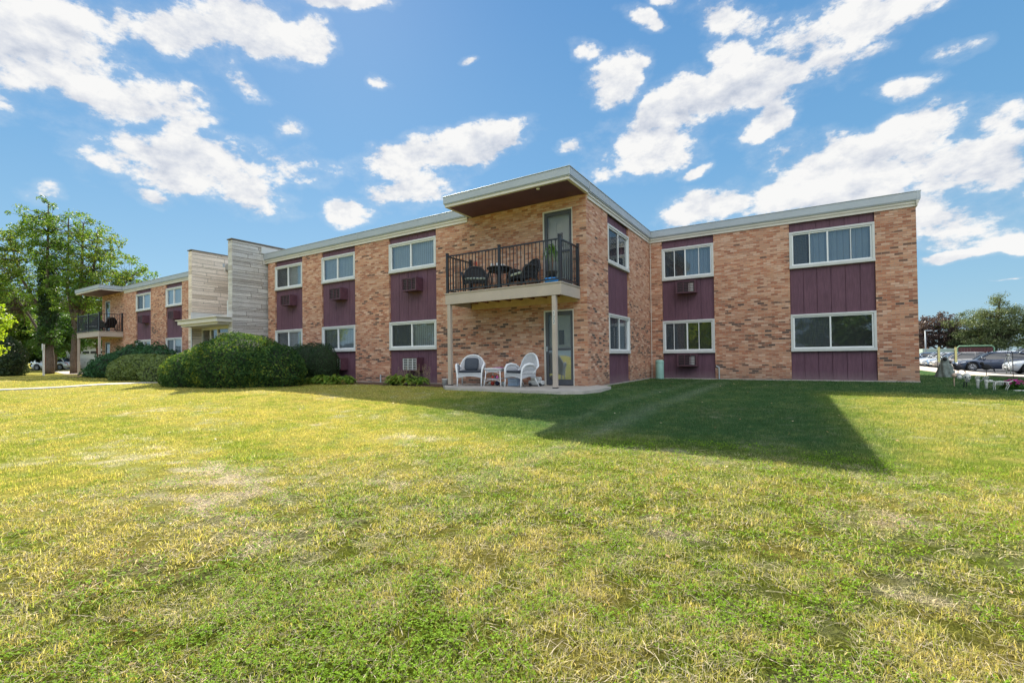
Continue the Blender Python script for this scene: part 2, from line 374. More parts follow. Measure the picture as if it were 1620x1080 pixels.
def glass_mat(name='window_glass', tint=(.80,.86,.90), base=.10, dirt=.05):
    m, nt = new_mat(name)
    g = N(nt, 'ShaderNodeBsdfGlossy'); g.inputs['Roughness'].default_value = .015; g.inputs['Color'].default_value = (.95,.97,1,1)
    pos = N(nt, 'ShaderNodeNewGeometry').outputs['Position']
    L(nt, bump(nt, noise(nt, pos, 1.3, 2, .5), .05, .05), g.inputs['Normal'])
    t = N(nt, 'ShaderNodeBsdfTransparent'); t.inputs[0].default_value = tint + (1,)
    d = N(nt, 'ShaderNodeBsdfDiffuse'); d.inputs[0].default_value = (.5,.52,.55,1)
    fr = N(nt, 'ShaderNodeFresnel'); fr.inputs[0].default_value = 1.52
    f = math_n(nt, 'MULTIPLY_ADD', fr.outputs[0], 1.5, base-.015, clamp=True)
    m1 = N(nt, 'ShaderNodeMixShader'); m1.inputs[0].default_value = dirt; L(nt, t.outputs[0], m1.inputs[1]); L(nt, d.outputs[0], m1.inputs[2])
    m2 = N(nt, 'ShaderNodeMixShader'); L(nt, f, m2.inputs[0]); L(nt, m1.outputs[0], m2.inputs[1]); L(nt, g.outputs[0], m2.inputs[2])
    out(nt, m2.outputs[0]); return m
def blind_mat(name, col, vertical=True, pitch=.09):
    m, nt = new_mat(name)
    uv = N(nt, 'ShaderNodeUVMap').outputs[0]
    s = N(nt, 'ShaderNodeSeparateXYZ'); L(nt, uv, s.inputs[0])
    w = math_n(nt, 'FRACT', math_n(nt, 'DIVIDE', s.outputs[0 if vertical else 1], pitch))
    c = ramp(nt, w, [(0,[x*.45 for x in col]),(.12,[x*.85 for x in col]),(.6,col),(.93,[x*.9 for x in col]),(1,[x*.4 for x in col])])
    pos = N(nt, 'ShaderNodeNewGeometry').outputs['Position']
    c = mixc(nt, .5, c, ramp(nt, noise(nt, pos, 2.2, 3, .6), [(.3,(.75,.75,.75)),(.7,(1,1,1))]), 'MULTIPLY')
    p = princ(nt, c, .8, 0, bump(nt, w, .5, .01)); out(nt, p.outputs[0]); return m
def screen_mat():
    m, nt = new_mat('insect_screen')
    t = N(nt, 'ShaderNodeBsdfTransparent'); d = N(nt, 'ShaderNodeBsdfDiffuse'); d.inputs[0].default_value = (.055,.06,.07,1)
    mx = N(nt, 'ShaderNodeMixShader'); mx.inputs[0].default_value = .38; L(nt, t.outputs[0], mx.inputs[1]); L(nt, d.outputs[0], mx.inputs[2])
    out(nt, mx.outputs[0]); return m
def leaf_mat(name, cols, trans=.45, rough=.45, spec=.35, scale=.9, dark=.6):
    """foliage: tint attribute picks the place in the palette, light also passes through"""
    m, nt = new_mat(name)
    g = N(nt, 'ShaderNodeNewGeometry'); pos = g.outputs['Position']
    isl = g.outputs['Random Per Island']
    a = noise(nt, pos, scale, 3, .6)
    f = math_n(nt, 'ADD', math_n(nt, 'MULTIPLY', isl, .55), math_n(nt, 'MULTIPLY_ADD', a, 1.1, -.32))
    k = len(cols); c = ramp(nt, f, [(i/(k-1) if k > 1 else 0, cc) for i, cc in enumerate(cols)])
    p = princ(nt, c, rough, 0, None, spec)
    tr = N(nt, 'ShaderNodeBsdfTranslucent')
    L(nt, mixc(nt, 1., c, (1.25,1.2,.55), 'MULTIPLY'), tr.inputs[0])
    mx = N(nt, 'ShaderNodeMixShader'); mx.inputs[0].default_value = trans
    L(nt, p.outputs[0], mx.inputs[1]); L(nt, tr.outputs[0], mx.inputs[2]); out(nt, mx.outputs[0]); return m
def bark_mat(name, a, b):
    m, nt = new_mat(name)
    pos = N(nt, 'ShaderNodeNewGeometry').outputs['Position']
    mp = N(nt, 'ShaderNodeMapping'); mp.inputs['Scale'].default_value = (9, 9, 1.6); L(nt, pos, mp.inputs[0])
    n = noise(nt, mp.outputs[0], 2.5, 5, .7)
    out(nt, princ(nt, ramp(nt, n, [(.3,a),(.7,b)]), .9, 0, bump(nt, n, .9, .03), .2).outputs[0]); return m
def concrete_mat(name, a, b, scale=3.):
    m, nt = new_mat(name)
    pos = N(nt, 'ShaderNodeNewGeometry').outputs['Position']
    n = noise(nt, pos, scale, 6, .65); f = noise(nt, pos, 70, 3, .7)
    c = mixc(nt, .5, ramp(nt, n, [(.3,a),(.7,b)]), ramp(nt, f, [(.3,(.7,.7,.7)),(.7,(1,1,1))]), 'MULTIPLY')
    out(nt, princ(nt, c, .85, 0, bump(nt, f, .3, .004), .3).outputs[0]); return m

BRICK = brick_mat()
STONE = stone_mat('limestone_ashlar', (.92,.95,1)); STONE_W = stone_mat('warm_limestone_ashlar', (1.27,1.18,1.12))
SIDING = siding_mat()
GLASS = glass_mat(); GLASS_D = glass_mat('door_glass', (.85,.9,.9), .16, .04); GLASS_U = glass_mat('upper_door_glass', (.9,.93,.93), -.02, .06)
BLIND = blind_mat('vertical_blind', (.66,.68,.70)); MBLIND = blind_mat('grey_curtain', (.40,.44,.50), True, .16); HBLIND = blind_mat('slat_blind', (.36,.38,.40), False, .05)
SCREEN = screen_mat()
WHITE = simple('white_window_paint', (.56,.57,.555), .45, var=.06, scale=4)
SASH = simple('white_vinyl', (.74,.76,.76), .4, var=.05)
CREAM = simple('cream_trim_paint', (.60,.57,.51), .55, var=.07, scale=3)
FASCIA = simple('aluminium_fascia', (.40,.435,.465), .5, .2, var=.07, scale=1.2)
SOFFIT = simple('plum_soffit_board', (.095,.040,.080), .6, var=.2, scale=2)
ROOFING = concrete_mat('roof_membrane', (.25,.25,.25), (.36,.36,.35))
MORTAR = concrete_mat('dark_mortar', (.16,.14,.12), (.24,.21,.18))
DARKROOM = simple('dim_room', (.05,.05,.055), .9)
BLACK = simple('black_railing_paint', (.018,.020,.026), .35, var=.2)
DECK = simple('taupe_deck_paint', (.44,.37,.31), .6, var=.07, scale=3, bmp=.1)
JOIST = simple('stained_joist_wood', (.22,.085,.035), .7, var=.25, scale=5)
LEDGER = simple('tan_ledger_wood', (.50,.34,.18), .65, var=.12)
CHARCOAL = simple('charcoal_door_frame', (.065,.070,.085), .5, var=.12)
DOORSKIN = simple('grey_door_paint', (.42,.42,.40), .5, var=.06)
ACPLUM = simple('plum_sleeve_paint', (.10,.042,.06), .5, var=.2, scale=9)
ACWHITE = simple('white_grille_plastic', (.62,.63,.62), .45, var=.1)
ACDARK = simple('dark_fin_metal', (.03,.03,.035), .5)
CONC = concrete_mat('patio_concrete', (.36,.33,.29), (.50,.46,.41))
PATHM = concrete_mat('path_concrete', (.48,.44,.38), (.62,.57,.50))
WALKM = concrete_mat('sidewalk_concrete', (.50,.42,.35), (.64,.55,.47))
ASPH = concrete_mat('asphalt', (.045,.045,.05), (.08,.08,.085))
# ---------------------------------------------------------------- apartment building
YR = 6.14
bld = thing('apartment_building', 'two storey L shaped tan brick apartment building with plum siding panels and flat roof', 'building')
# brick piers and walls
mb = MB()
ZT = 5.17; Z0 = -.6
PANF = [(-29.49,-27.41),(-25.43,-23.49),(-21.85,-19.85),(-14.70,-12.73),(-11.43,-9.42),(-7.59,-5.37)]
mb.box(-5.37,-1.33,0,.3,Z0,5.23); mb.box(-.41,0,0,.3,Z0,5.23)
mb.box(-1.33,-.41,0,.3,2.12,2.74); mb.box(-1.33,-.41,0,.3,4.94,5.23); mb.box(-1.33,-.41,0,.3,Z0,-.01)
mb.box(-9.42,-7.59,0,.3,Z0,ZT); mb.box(-12.73,-11.43,0,.3,Z0,ZT); mb.box(-15.25,-14.70,0,.3,Z0,ZT)
mb.box(-19.85,-19.2,0,.3,Z0,ZT); mb.box(-23.49,-21.85,0,.3,Z0,ZT); mb.box(-27.41,-25.43,0,.3,Z0,ZT)
mb.box(-33.6,-29.49,0,.3,Z0,5.23); mb.box(-35.0,-34.4,0,.3,Z0,5.23)
mb.box(-34.4,-33.6,0,.3,2.12,2.74); mb.box(-34.4,-33.6,0,.3,4.84,5.23); mb.box(-34.4,-33.6,0,.3,Z0,-.01)
mb.box(-.3,0,.3,1.635,Z0,ZT); mb.box(-.3,0,3.634,YR,Z0,ZT)
mb.box(-.3,.477,YR,YR+.3,Z0,ZT); mb.box(2.2945,4.6193,YR,YR+.3,Z0,ZT); mb.box(6.8613,7.83,YR,YR+.3,Z0,ZT)
mb.box(7.53,7.83,YR+.3,26,Z0,ZT); mb.box(-35,-34.7,.3,14,Z0,ZT)
mb.box(-34.7,-4,13.7,14,Z0,ZT); mb.box(-4,-3.7,13.7,26,Z0,ZT); mb.box(-3.7,7.53,25.7,26,Z0,ZT)
wall = mb.build('brick_wall', BRICK, bld)
# concrete foundation curb, a touch proud of the brick
fb = MB()
for a, b in ((-35.0,-19.2),(-15.2,-4.1)): fb.box(a,b,-.012,.0-.002,-.6,-.03)
fb.box(.002,.012,.0,YR-.012,-.6,-.035); fb.box(.012,7.84,YR-.012,YR-.002,-.6,-.035); fb.box(7.832,7.842,YR-.002,26,-.6,-.03)
fb.build('foundation', CONC, bld)
# roof: slab plus membrane, then fascia as its own look
rf = MB(); rf.box(-35.02,-.02,.02,13.9,5.235,5.50); rf.box(-4,7.75,13.91,25.9,5.235,5.50); rf.box(-.01,7.75,YR+.02,13.90,5.235,5.50)
roof = rf.build('roof', ROOFING, bld)
fa = MB(); tr = MB()
FX0, FX1 = -35.1, 7.93
def fascia(axis, a, b, p, sgn, lo=5.27, side=0):
    """metal band and step trim on a wall plane p facing sgn along axis"""
    t = .10*sgn
    def bx(m, d0, d1, z0, z1):
        u0, u1 = sorted((p+d0*sgn, p+d1*sgn))
        if axis == 'y': m.box(a, b, u0, u1, z0, z1)
        else: m.box(u0, u1, a, b, z0, z1)
    bx(fa, 0, .10, lo+.03, 5.525); bx(fa, -.02, .115, 5.525, 5.545); bx(fa, 0, .085, lo, lo+.03)
    bx(tr, 0, .055, lo-.07, lo-.001); bx(tr, 0, .03, 5.11, lo-.071)
fascia('y', -31.25, -18.98, 0, -1); fascia('y', -15.44, -4.03, 0, -1)
fascia('x', .06, YR-.116, 0, 1); fascia('y', -.0, 7.83, YR, -1); fascia('x', YR-.1, 26, 7.83, 1); fascia('x', .12, 14, -35, -1)
# balcony canopies of the roof
def canopy_roof(x0, x1):
    y0, y1 = -1.25, .03
    s = MB(); s.box(x0+.05, x1-.05, y0+.05, y1, 5.236, 5.25); s.build('soffit', SOFFIT, roof)
    for (m, d, z0, z1) in ((fa,0,5.33,5.525),(fa,-.015,5.525,5.545),(fa,.015,5.305,5.33),(tr,.035,5.233,5.304)):
        m.box(x0+d, x1-d, y0+d, y0+.12, z0, z1)
        m.box(x0+d, x0+.12, y0+.12, y1, z0, z1); m.box(x1-.12, x1-d, y0+.12, y1, z0, z1)
    rf2 = MB(); rf2.box(x0+.12, x1-.12, y0+.12, .02, 5.26, 5.50); rf2.build('canopy_deck', ROOFING, roof)
canopy_roof(-3.98, .10); canopy_roof(-35.55, -31.30)
fo = fa.build('fascia', FASCIA, bld); fo.modifiers.new('b', 'BEVEL').width = .004
tr.build('eave_trim', CREAM, bld)
# thin joint laps along the metal fascia
for x in np.arange(-33.6, -4.2, 3.05):
    if -19.3 < x < -15.2: continue
    jl = MB(); jl.box(x, x+.06, -.104, -.1005, 5.32, 5.52); jl.build('fascia_joint', FASCIA, bld)
for y in (1.6, 4.4): jl = MB(); jl.box(.1005, .104, y, y+.06, 5.32, 5.52); jl.build('fascia_joint', FASCIA, bld)
for x in (2.4, 5.45): jl = MB(); jl.box(x, x+.06, YR-.104, YR-.1005, 5.32, 5.52); jl.build('fascia_joint', FASCIA, bld)

# siding panels: boards with open grooves
def panel(axis, a, b, p, sgn, spans):
    n = max(3, round((b-a)/.405)); w = (b-a)/n
    for si, (z0, z1) in enumerate(spans):
        m = MB()
        if axis == 'y': m.box(a, b, p+.085, p+.12, z0, z1)
        else: m.box(p-.12, p-.085, a, b, z0, z1)
        for i in range(n):
            u0, u1 = a+i*w+.006, a+(i+1)*w-.006
            if axis == 'y': m.bbox(u0, u1, p+.06, p+.084, z0, z1, .003)
            else: m.bbox(p-.084, p-.06, u0, u1, z0, z1, .003)
        if si == 0:
            if axis == 'y': m.box(a, b, p+.03, p+.059, -.055, .03)
            else: m.box(p-.059, p-.03, a, b, -.055, .03)
        m.build('siding_panel', SIDING, bld)
def window(axis, a, b, p, z0, z1, lites, blinds, screens=(0,)):
    """lites: relative mullion positions (x, thick). Everything hangs on one window part"""
    def B(m, u0, u1, d0, d1, w0, w1, bev=.0):
        f = m.bbox if bev else m.box
        args = (u0, u1, p+d0, p+d1, w0, w1) if axis == 'y' else (p-d1, p-d0, u0, u1, w0, w1)
        if bev: f(*args, bev)
        else: f(*args)
    fw = .07
    fr = MB()
    B(fr, a, b, -.02, .09, z1-fw, z1, .006); B(fr, a-.005, b+.005, -.035, .09, z0, z0+.10, .008)
    B(fr, a, a+fw, -.02, .09, z0+.101, z1-fw-.001, .006); B(fr, b-fw, b, -.02, .09, z0+.101, z1-fw-.001, .006)
    w = fr.build('window', WHITE, bld)
    ia, ib, i0, i1 = a+fw, b-fw, z0+.10, z1-fw
    sa = MB(); sw = .042
    B(sa, ia+.001, ib-.001, .005, .07, i0+.001, i0+sw, .004); B(sa, ia+.001, ib-.001, .005, .07, i1-sw, i1-.001, .004)
    B(sa, ia+.001, ia+sw, .005, .07, i0+sw+.001, i1-sw-.001, .004); B(sa, ib-sw, ib-.001, .005, .07, i0+sw+.001, i1-sw-.001, .004)
    for r_, t in lites:
        x = ia+(ib-ia)*r_; B(sa, x-t/2, x+t/2, .012, .065, i0+sw+.001, i1-sw-.001, .003)
    sa.build('sash', SASH, w)
    edges = [0]+[r_ for r_, t in lites]+[1]
    for k in range(len(edges)-1):
        u0, u1 = ia+(ib-ia)*edges[k]+.02, ia+(ib-ia)*edges[k+1]-.02
        g = MB(); d = .045+.006*(k % 2)
        if axis == 'y': g.add([(u0,p+d,i0+.02),(u1,p+d,i0+.02),(u1,p+d,i1-.02),(u0,p+d,i1-.02)], [(0,1,2,3)])
        else: g.add([(p-d,u0,i0+.02),(p-d,u1,i0+.02),(p-d,u1,i1-.02),(p-d,u0,i1-.02)], [(0,1,2,3)])
        g.build('pane', GLASS, w)
        if k in screens:
            g = MB(); d = .028
            if axis == 'y': g.add([(u0,p+d,i0+.02),(u1,p+d,i0+.02),(u1,p+d,i1-.02),(u0,p+d,i1-.02)], [(0,1,2,3)])
            else: g.add([(p-d,u0,i0+.02),(p-d,u1,i0+.02),(p-d,u1,i1-.02),(p-d,u0,i1-.02)], [(0,1,2,3)])
            g.build('insect_screen', SCREEN, w)
    for r0, r1, mat, drop in blinds:
        u0, u1 = ia+(ib-ia)*r0, ia+(ib-ia)*r1; g = MB(); n = max(2, int((u1-u0)/.045)); zb = i1-(i1-i0)*drop
        vs = []; fs = []
        for i in range(n+1):
            u = u0+(u1-u0)*i/n; d = .15+(.018 if i % 2 else 0)
            for z in (zb, i1): vs.append((u, p+d, z) if axis == 'y' else (p-d, u, z))
        for i in range(n): fs.append((2*i, 2*i+2, 2*i+3, 2*i+1))
        g.add(vs, fs); g.build('blind' , mat, w)
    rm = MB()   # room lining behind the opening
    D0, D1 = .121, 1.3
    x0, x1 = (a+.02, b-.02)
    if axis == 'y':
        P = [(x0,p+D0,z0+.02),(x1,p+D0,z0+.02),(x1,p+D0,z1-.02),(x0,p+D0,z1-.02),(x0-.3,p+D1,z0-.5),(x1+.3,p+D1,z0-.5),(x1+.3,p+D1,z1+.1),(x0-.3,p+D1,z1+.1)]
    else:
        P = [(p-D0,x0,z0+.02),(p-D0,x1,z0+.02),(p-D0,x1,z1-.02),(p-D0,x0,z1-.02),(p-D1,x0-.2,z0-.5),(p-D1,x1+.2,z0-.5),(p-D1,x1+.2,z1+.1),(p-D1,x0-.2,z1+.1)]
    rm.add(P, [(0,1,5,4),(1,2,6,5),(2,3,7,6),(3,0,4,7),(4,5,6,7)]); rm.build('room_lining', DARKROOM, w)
    return w
A_, B_, C_, D_ = 4.887, 3.8375, 2.0973, 1.0962
for i, (a, b) in enumerate(PANF):
    panel('y', a, b, 0, -1, [(-.06, D_), (C_, B_), (A_, 5.11)])
    upb = [[(0,1,BLIND,1)], [(0,1,BLIND,1)], [(0,1,BLIND,1)], [(0,.45,HBLIND,1),(.45,1,BLIND,1)], [(0,1,BLIND,1)], [(0,1,BLIND,1)]][i]
    window('y', a, b, 0, B_, A_, [(.47,.045)], upb, (0,) if i in (0, 3) else ())
    window('y', a, b, 0, D_, C_, [(.48,.045)], [(0,1,BLIND,1)] if i != 5 else [(0,.48,HBLIND,1),(.48,1,BLIND,1)])
A2, B2, C2, D2 = 4.8197, 3.6079, 2.0984, .8802
panel('x', 1.635, 3.634, 0, 1, [(-.06, D2), (C2, B2), (A2, 5.11)])
window('x', 1.635, 3.634, 0, B2, A2, [(.5,.045)], [(0,.35,HBLIND,.6)]); window('x', 1.635, 3.634, 0, D2, C2, [(.5,.045)], [(.5,1,BLIND,1),(0,.5,HBLIND,1)])
panel('y', .477, 2.2945, YR, -1, [(-.06, D2), (C2, B2), (A2, 5.11)])
window('y', .477, 2.2945, YR, B2, A2, [(.23,.025),(.46,.045),(.74,.02)], [(0,.25,HBLIND,.5),(.46,.98,MBLIND,1)], (0,1)); window('y', .477, 2.2945, YR, D2, C2, [(.2,.02),(.48,.045),(.72,.02)], [(0,.46,HBLIND,1)], (0,1))
panel('y', 4.6193, 6.8613, YR, -1, [(-.06, D2), (C2, B2), (A2, 5.11)])
window('y', 4.6193, 6.8613, YR, B2, A2, [(.235,.028),(.465,.045),(.75,.02)], [(.24,.98,MBLIND,1),(0,.2,HBLIND,1)], (0,)); window('y', 4.6193, 6.8613, YR, D2, C2, [(.48,.045)], [(0,.48,HBLIND,.92)], (0,))

# air conditioners in sleeves
def aircon(axis, cx, cz, p, white=False, front_light=False):
    x0, x1, z0, z1 = cx-.345, cx+.345, cz-.225, cz+.225; y0, y1 = p-.28, p+.05
    s = MB(); t = .028
    s.box(x0,x1,y0,y1,z1-t,z1); s.box(x0,x1,y0,y1,z0,z0+t); s.box(x0,x0+t,y0,y1,z0+t,z1-t); s.box(x1-t,x1,y0,y1,z0+t,z1-t)
    s.box(x0+t,x1-t,y0+.06,y1,z0+t,z1-t)
    u = s.build('air_conditioner', ACPLUM, bld)
    g = MB(); m = ACWHITE if white else ACPLUM
    n = 7
    for i in range(n):
        z = z0+t+.02+(z1-z0-2*t-.04)*i/(n-1); g.box(x0+t+.001, x1-t-.001, y0+.012, y0+.03, z-.009, z+.009)
    for k in (.0, .36, .7, 1.):
        x = x0+t+.012+(x1-x0-2*t-.024)*k; g.box(x-.010, x+.010, y0+.008, y0+.034, z0+t, z1-t)
    g.build('grille', m, u)
    if front_light:
        c_ = MB(); c_.box(x0+.44, x0+.49, y0+.02, y0+.05, z0+.06, z1-.10); c_.box(x0+.50, x0+.60, y0+.035, y0+.055, z0+.05, z1-.09); c_.build('condenser_fin', ACWHITE, u)
    f = MB(); f.box(x0+t+.002, x1-t-.002, y0+.045, y0+.058, z0+t+.002, z1-t-.002); f.build('fin_pack', ACDARK, u)
for cx_, cz_, p_, w_ in ((-6.36,3.32,0,0),(-10.28,3.32,0,0),(-13.53,3.32,0,0),(-6.35,.61,0,1),(-10.26,.62,0,1),(-24.17,3.32,0,0),(-28.14,3.30,0,0)):
    aircon('y', cx_, cz_, p_, bool(w_), False)
aircon('y', 1.38, 3.29, YR, False, True); aircon('y', 1.38, .63, YR, False, True)

# doors
def door(x0, x1, z0, z1, full=True):
    f = MB(); fy = -.015
    f.box(x0-.04,x0+.0,fy,.08,z0,z1+.04); f.box(x1,x1+.02,fy,.08,z0,z1+.04); f.box(x0,x1,fy,.08,z1+.0,z1+.04)
    d = f.build('door', CREAM, bld)
    s = MB(); w = .085; y0, y1 = .012, .05
    s.bbox(x0+.004,x0+w,y0,y1,z0+.01,z1-.004,.004); s.bbox(x1-w,x1-.004,y0,y1,z0+.01,z1-.004,.004)
    s.bbox(x0+w+.001,x1-w-.001,y0,y1,z1-.11,z1-.004,.004); s.bbox(x0+w+.001,x1-w-.001,y0,y1,z0+.01,z0+.17,.004)
    s.bbox(x0+w+.001,x1-w-.001,y0,y1,z0+.98,z0+1.04,.004)
    s.build('storm_frame', CHARCOAL, d)
    for a, b in ((z0+.17,z0+.98),(z0+1.04,z1-.11)):
        g = MB(); g.add([(x0+w,.03,a),(x1-w,.03,a),(x1-w,.03,b),(x0+w,.03,b)], [(0,1,2,3)]); g.build('glass', GLASS_D if a < z0+.5 and z0 < 1 else (GLASS_U), d)
    k = MB(); k.box(x0+.01,x1-.01,.13,.17,z0+.01,z1); k.box(x0+.16,x0+.34,.118,.13,z0+1.2,z1-.3); k.box(x1-.34,x1-.16,.118,.13,z0+1.2,z1-.3)
    k.box(x0+.16,x1-.16,.118,.13,z0+.2,z0+.9); k.build('inner_leaf', DOORSKIN, d)
    v = MB(); v.box((x0+x1)/2-.06,(x0+x1)/2+.10,.10,.117,z0+1.15,z0+1.55); v.build('leaf_window', ACDARK, d)
    h = MB(); h.box(x0+.025,x0+.055,-.012,.011,z0+.95,z0+1.10); h.tube([(x0+.04,-.012,z0+1.05),(x0+.04,-.05,z0+1.05),(x0+.11,-.055,z0+1.05)], .008, 6)
    h.build('handle', FASCIA, d)
door(-1.29, -.43, 0, 2.08); door(-1.29, -.43, 2.75, 4.90); door(-34.37, -33.62, 0, 2.08); door(-34.37, -33.62, 2.75, 4.80)

# balconies
def balcony(x0, x1, post_xs, number=False):
    y0 = -1.20; zb, zt = 2.37, 2.70
    d = MB(); d.bbox(x0, x1, y0, y0+.045, zb, zt-.03, .004); d.bbox(x0, x0+.045, y0+.046, -.003, zb, zt-.03, .004); d.bbox(x1-.045, x1, y0+.046, -.003, zb, zt-.03, .004)
    bal = d.build('balcony', DECK, bld)
    k = MB(); n = 9
    for i in range(n): 
        ya = y0-.02+( -y0+.015)*i/n; k.box(x0-.02, x1+.02, ya, ya+(-y0+.015)/n-.006, zt-.029, zt)
    k.build('deck_boards', DECK, bal)
    j = MB()
    for x in np.arange(x0+.3, x1-.1, .405): j.box(x, x+.04, y0+.046, -.045, zb+.10, zt-.031)
    j.build('joist', JOIST, bal)
    l = MB(); l.box(x0+.10, x1-.08, -.044, -.003, zb-.06, zb+.16); l.build('ledger', LEDGER, bal)
    for px in post_xs:
        p = MB(); p.bbox(px-.055, px+.055, y0+.01, y0+.12, 0.0 if px > -10 else -.05, zb-.001, .006)
        po = p.build('post', DECK, bal)
        bs = MB(); bs.box(px-.06, px+.06, y0+.005, y0+.125, -.06, .03); bs.build('post_base', ACDARK, po)
        if number and px > -1:
            nb = MB(); nb.box(px-.028, px+.028, y0+.006, y0+.0095, 1.63, 1.98); pl = nb.build('number_plate', WHITE, po)
            seg = MB(); yy0, yy1 = y0+.0035, y0+.0058
            def sg(cx, cz, segs):
                w, h, t = .016, .036, .005
                S = {'t':(cx-w,cx+w,cz+h-t,cz+h+t),'m':(cx-w,cx+w,cz-t,cz+t),'b':(cx-w,cx+w,cz-h-t,cz-h+t),'tr':(cx+w-t,cx+w+t,cz+t,cz+h-t),'bl':(cx-w-t,cx-w+t,cz-h+t,cz-t),'one':(cx-t,cx+t,cz-h-t,cz+h+t),'fl':(cx-w,cx-t,cz+h-2*t,cz+h)}
                for s_ in segs: a0,a1,b0,b1 = S[s_]; seg.box(a0,a1,yy0,yy1,b0,b1)
            sg(px, 1.915, ('one','fl')); 
            for cz in (1.805, 1.695):
                sg(px, cz, ('t','tr','b'))
                seg.add([(px-.016,yy0,cz-.034),(px-.004,yy0,cz-.034),(px+.021,yy0,cz+.006),(px+.011,yy0,cz+.010)], [(0,1,2,3)])
            seg.build('house_number', ACDARK, po)
    # railing
    r = MB(); ry = y0+.035; xa, xb = x0+.06, x1-.04; h0, h1 = 2.78, 3.79
    def rail(p, q, z): 
        pa, qa = Vector((*p, z)), Vector((*q, z)); dx, dy = q[0]-p[0], q[1]-p[1]
        if abs(dx) > abs(dy): r.box(min(p[0],q[0]), max(p[0],q[0]), p[1]-.02, p[1]+.02, z-.018, z+.018)
        else: r.box(p[0]-.02, p[0]+.02, min(p[1],q[1]), max(p[1],q[1]), z-.018, z+.018)
    for z in (h0, h1): rail((xa,ry),(xb,ry),z); rail((xa,ry+.021),(xa,-.06),z); rail((xb,ry+.021),(xb,-.06),z)
    rl = r.build('railing', BLACK, bal)
    xm = (xa+xb)/2
    for (px, py) in ((xa,ry),(xb,ry),(xm,ry),(xa,-.05),(xb,-.05)):
        ps = MB(); ps.bbox(px-.034, px+.034, py-.034, py+.034, zt+.001, 3.86, .005); ps.bbox(px-.042, px+.042, py-.042, py+.042, 3.861, 3.885, .006); ps.box(px-.05,px+.05,py-.05,py+.05,zt+.0005,zt+.012); ps.build('railing_post', BLACK, rl)
    bl = MB()
    n = 32
    for i in range(1, n):
        x = xa+(xb-xa)*i/n
        if abs(x-xm) < .05: continue
        bl.box(x-.009, x+.009, ry-.009, ry+.009, h0+.018, h1-.018)
    for xx in (xa, xb):
        for i in range(1, 9):
            y = ry+(-.05-ry)*i/9; bl.box(xx-.009, xx+.009, y-.009, y+.009, h0+.018, h1-.018)
    bl.build('baluster', BLACK, rl, kind='stuff')
balcony(-3.97, -.20, (-3.86, -.42), True)
balcony(-35.3, -31.45, (-35.19, -31.56))

# entrance: two limestone fin walls, canopy, glazed entry
def ashlar(x, y0, y1, z0, z1, sgn, seed):
    rg = random.Random(seed); m = MB(); z = z0
    while z < z1-.03:
        h = rg.choice((.06,.08,.10,.12,.15,.19)); h = min(h, z1-z); y = y0
        while y < y1-.02:
            w = min(rg.uniform(.45, 1.5), y1-y)
            if y1-(y+w) < .15: w = y1-y
            d = rg.uniform(.008, .022)
            a, b = sorted((x, x+sgn*d)); m.bbox(a, b, y+.007, y+w-.007, z+.007, z+h-.007, .005)
            y += w
        z += h
    return m
for x0, x1, lab in ((-15.44-.30, -15.44, 'a'), (-19.0-.30, -19.0, 'b')):
    core = MB(); core.box(x0, x1, -1.43, 3.2, Z0, 5.93)
    fin = core.build('limestone_fin_wall', MORTAR, bld)
    m = ashlar(x1, -1.44, 3.2, -.35, 5.93, 1, 3 if lab == 'a' else 8)
    m2 = ashlar(x0, -1.44, 3.2, -.35, 5.93, -1, 13 if lab == 'a' else 18)
    o = len(m.v); m.v += m2.v; m.f += [tuple(i+o for i in f) for f in m2.f]; m.mi += m2.mi
    rg = random.Random(5); z = -.35      # end-face stones
    while z < 5.9:
        h = min(rg.choice((.09,.12,.15,.2)), 5.93-z); m.bbox(x0-.012, x1+.012, -1.455, -1.431, z+.004, z+h-.004, .0035); z += h
    m.build('stone_facing', STONE if lab == 'a' else STONE_W, fin)
    cp = MB(); cp.box(x0-.05, x1+.05, -1.49, 3.25, 5.931, 5.975); cp.build('coping', MORTAR, fin)
for bx_ in ((-15.41, -15.385, -.22, 3.2, 5.55, 5.84),(-18.97, -18.945, -1.5, .5, 2.62, 3.05),(-19.05,-18.95,-1.475,-1.456,-.05,2.3),(-15.80,-15.72,-1.475,-1.456,2.3,3.35)):
    fl = MB(); fl.box(*bx_); fl.build('flashing', WHITE, bld)
ec = MB(); ec.bbox(-18.95, -15.48, -2.05, -.2, 2.42, 2.60, .01); ec.bbox(-19.02, -15.42, -2.12, -1.48, 2.60, 2.64, .006); ec.box(-18.85, -15.60, -1.95, -.2, 2.33, 2.419)
ec.box(-18.94,-15.75,-.2,.5,2.45,3.0)
ec.build('entrance_canopy', CREAM, bld)
uw = MB(); uw.box(-18.99, -15.75, .9, 1.0, 3.0, 5.5); uw.build('upper_entry_wall', SIDING, bld)
ef = MB(); y = -1.0
xs = [-18.98, -18.2, -17.55, -16.55, -15.76]
for x in xs: ef.bbox(x, x+.09, y-.05, y+.05, -.05, 2.329, .005)
ef.box(-18.98,-15.75,y-.049,y+.049,2.22,2.33); ef.box(-18.98,-15.75,y-.049,y+.049,-.05,.12); ef.box(-17.46,-16.56,y-.045,y+.045,1.98,2.05)
en = ef.build('entry_frame', CREAM, bld)
for a, b in ((-18.89,-18.2),(-18.11,-17.55),(-16.46,-15.76)):
    g = MB(); g.add([(a,y,.12),(b,y,.12),(b,y,2.22),(a,y,2.22)], [(0,1,2,3)]); g.build('sidelight', GLASS, en)
g = MB(); g.add([(-17.46,y,2.05),(-16.56,y,2.05),(-16.56,y,2.22),(-17.46,y,2.22)], [(0,1,2,3)]); g.build('transom', GLASS, en)
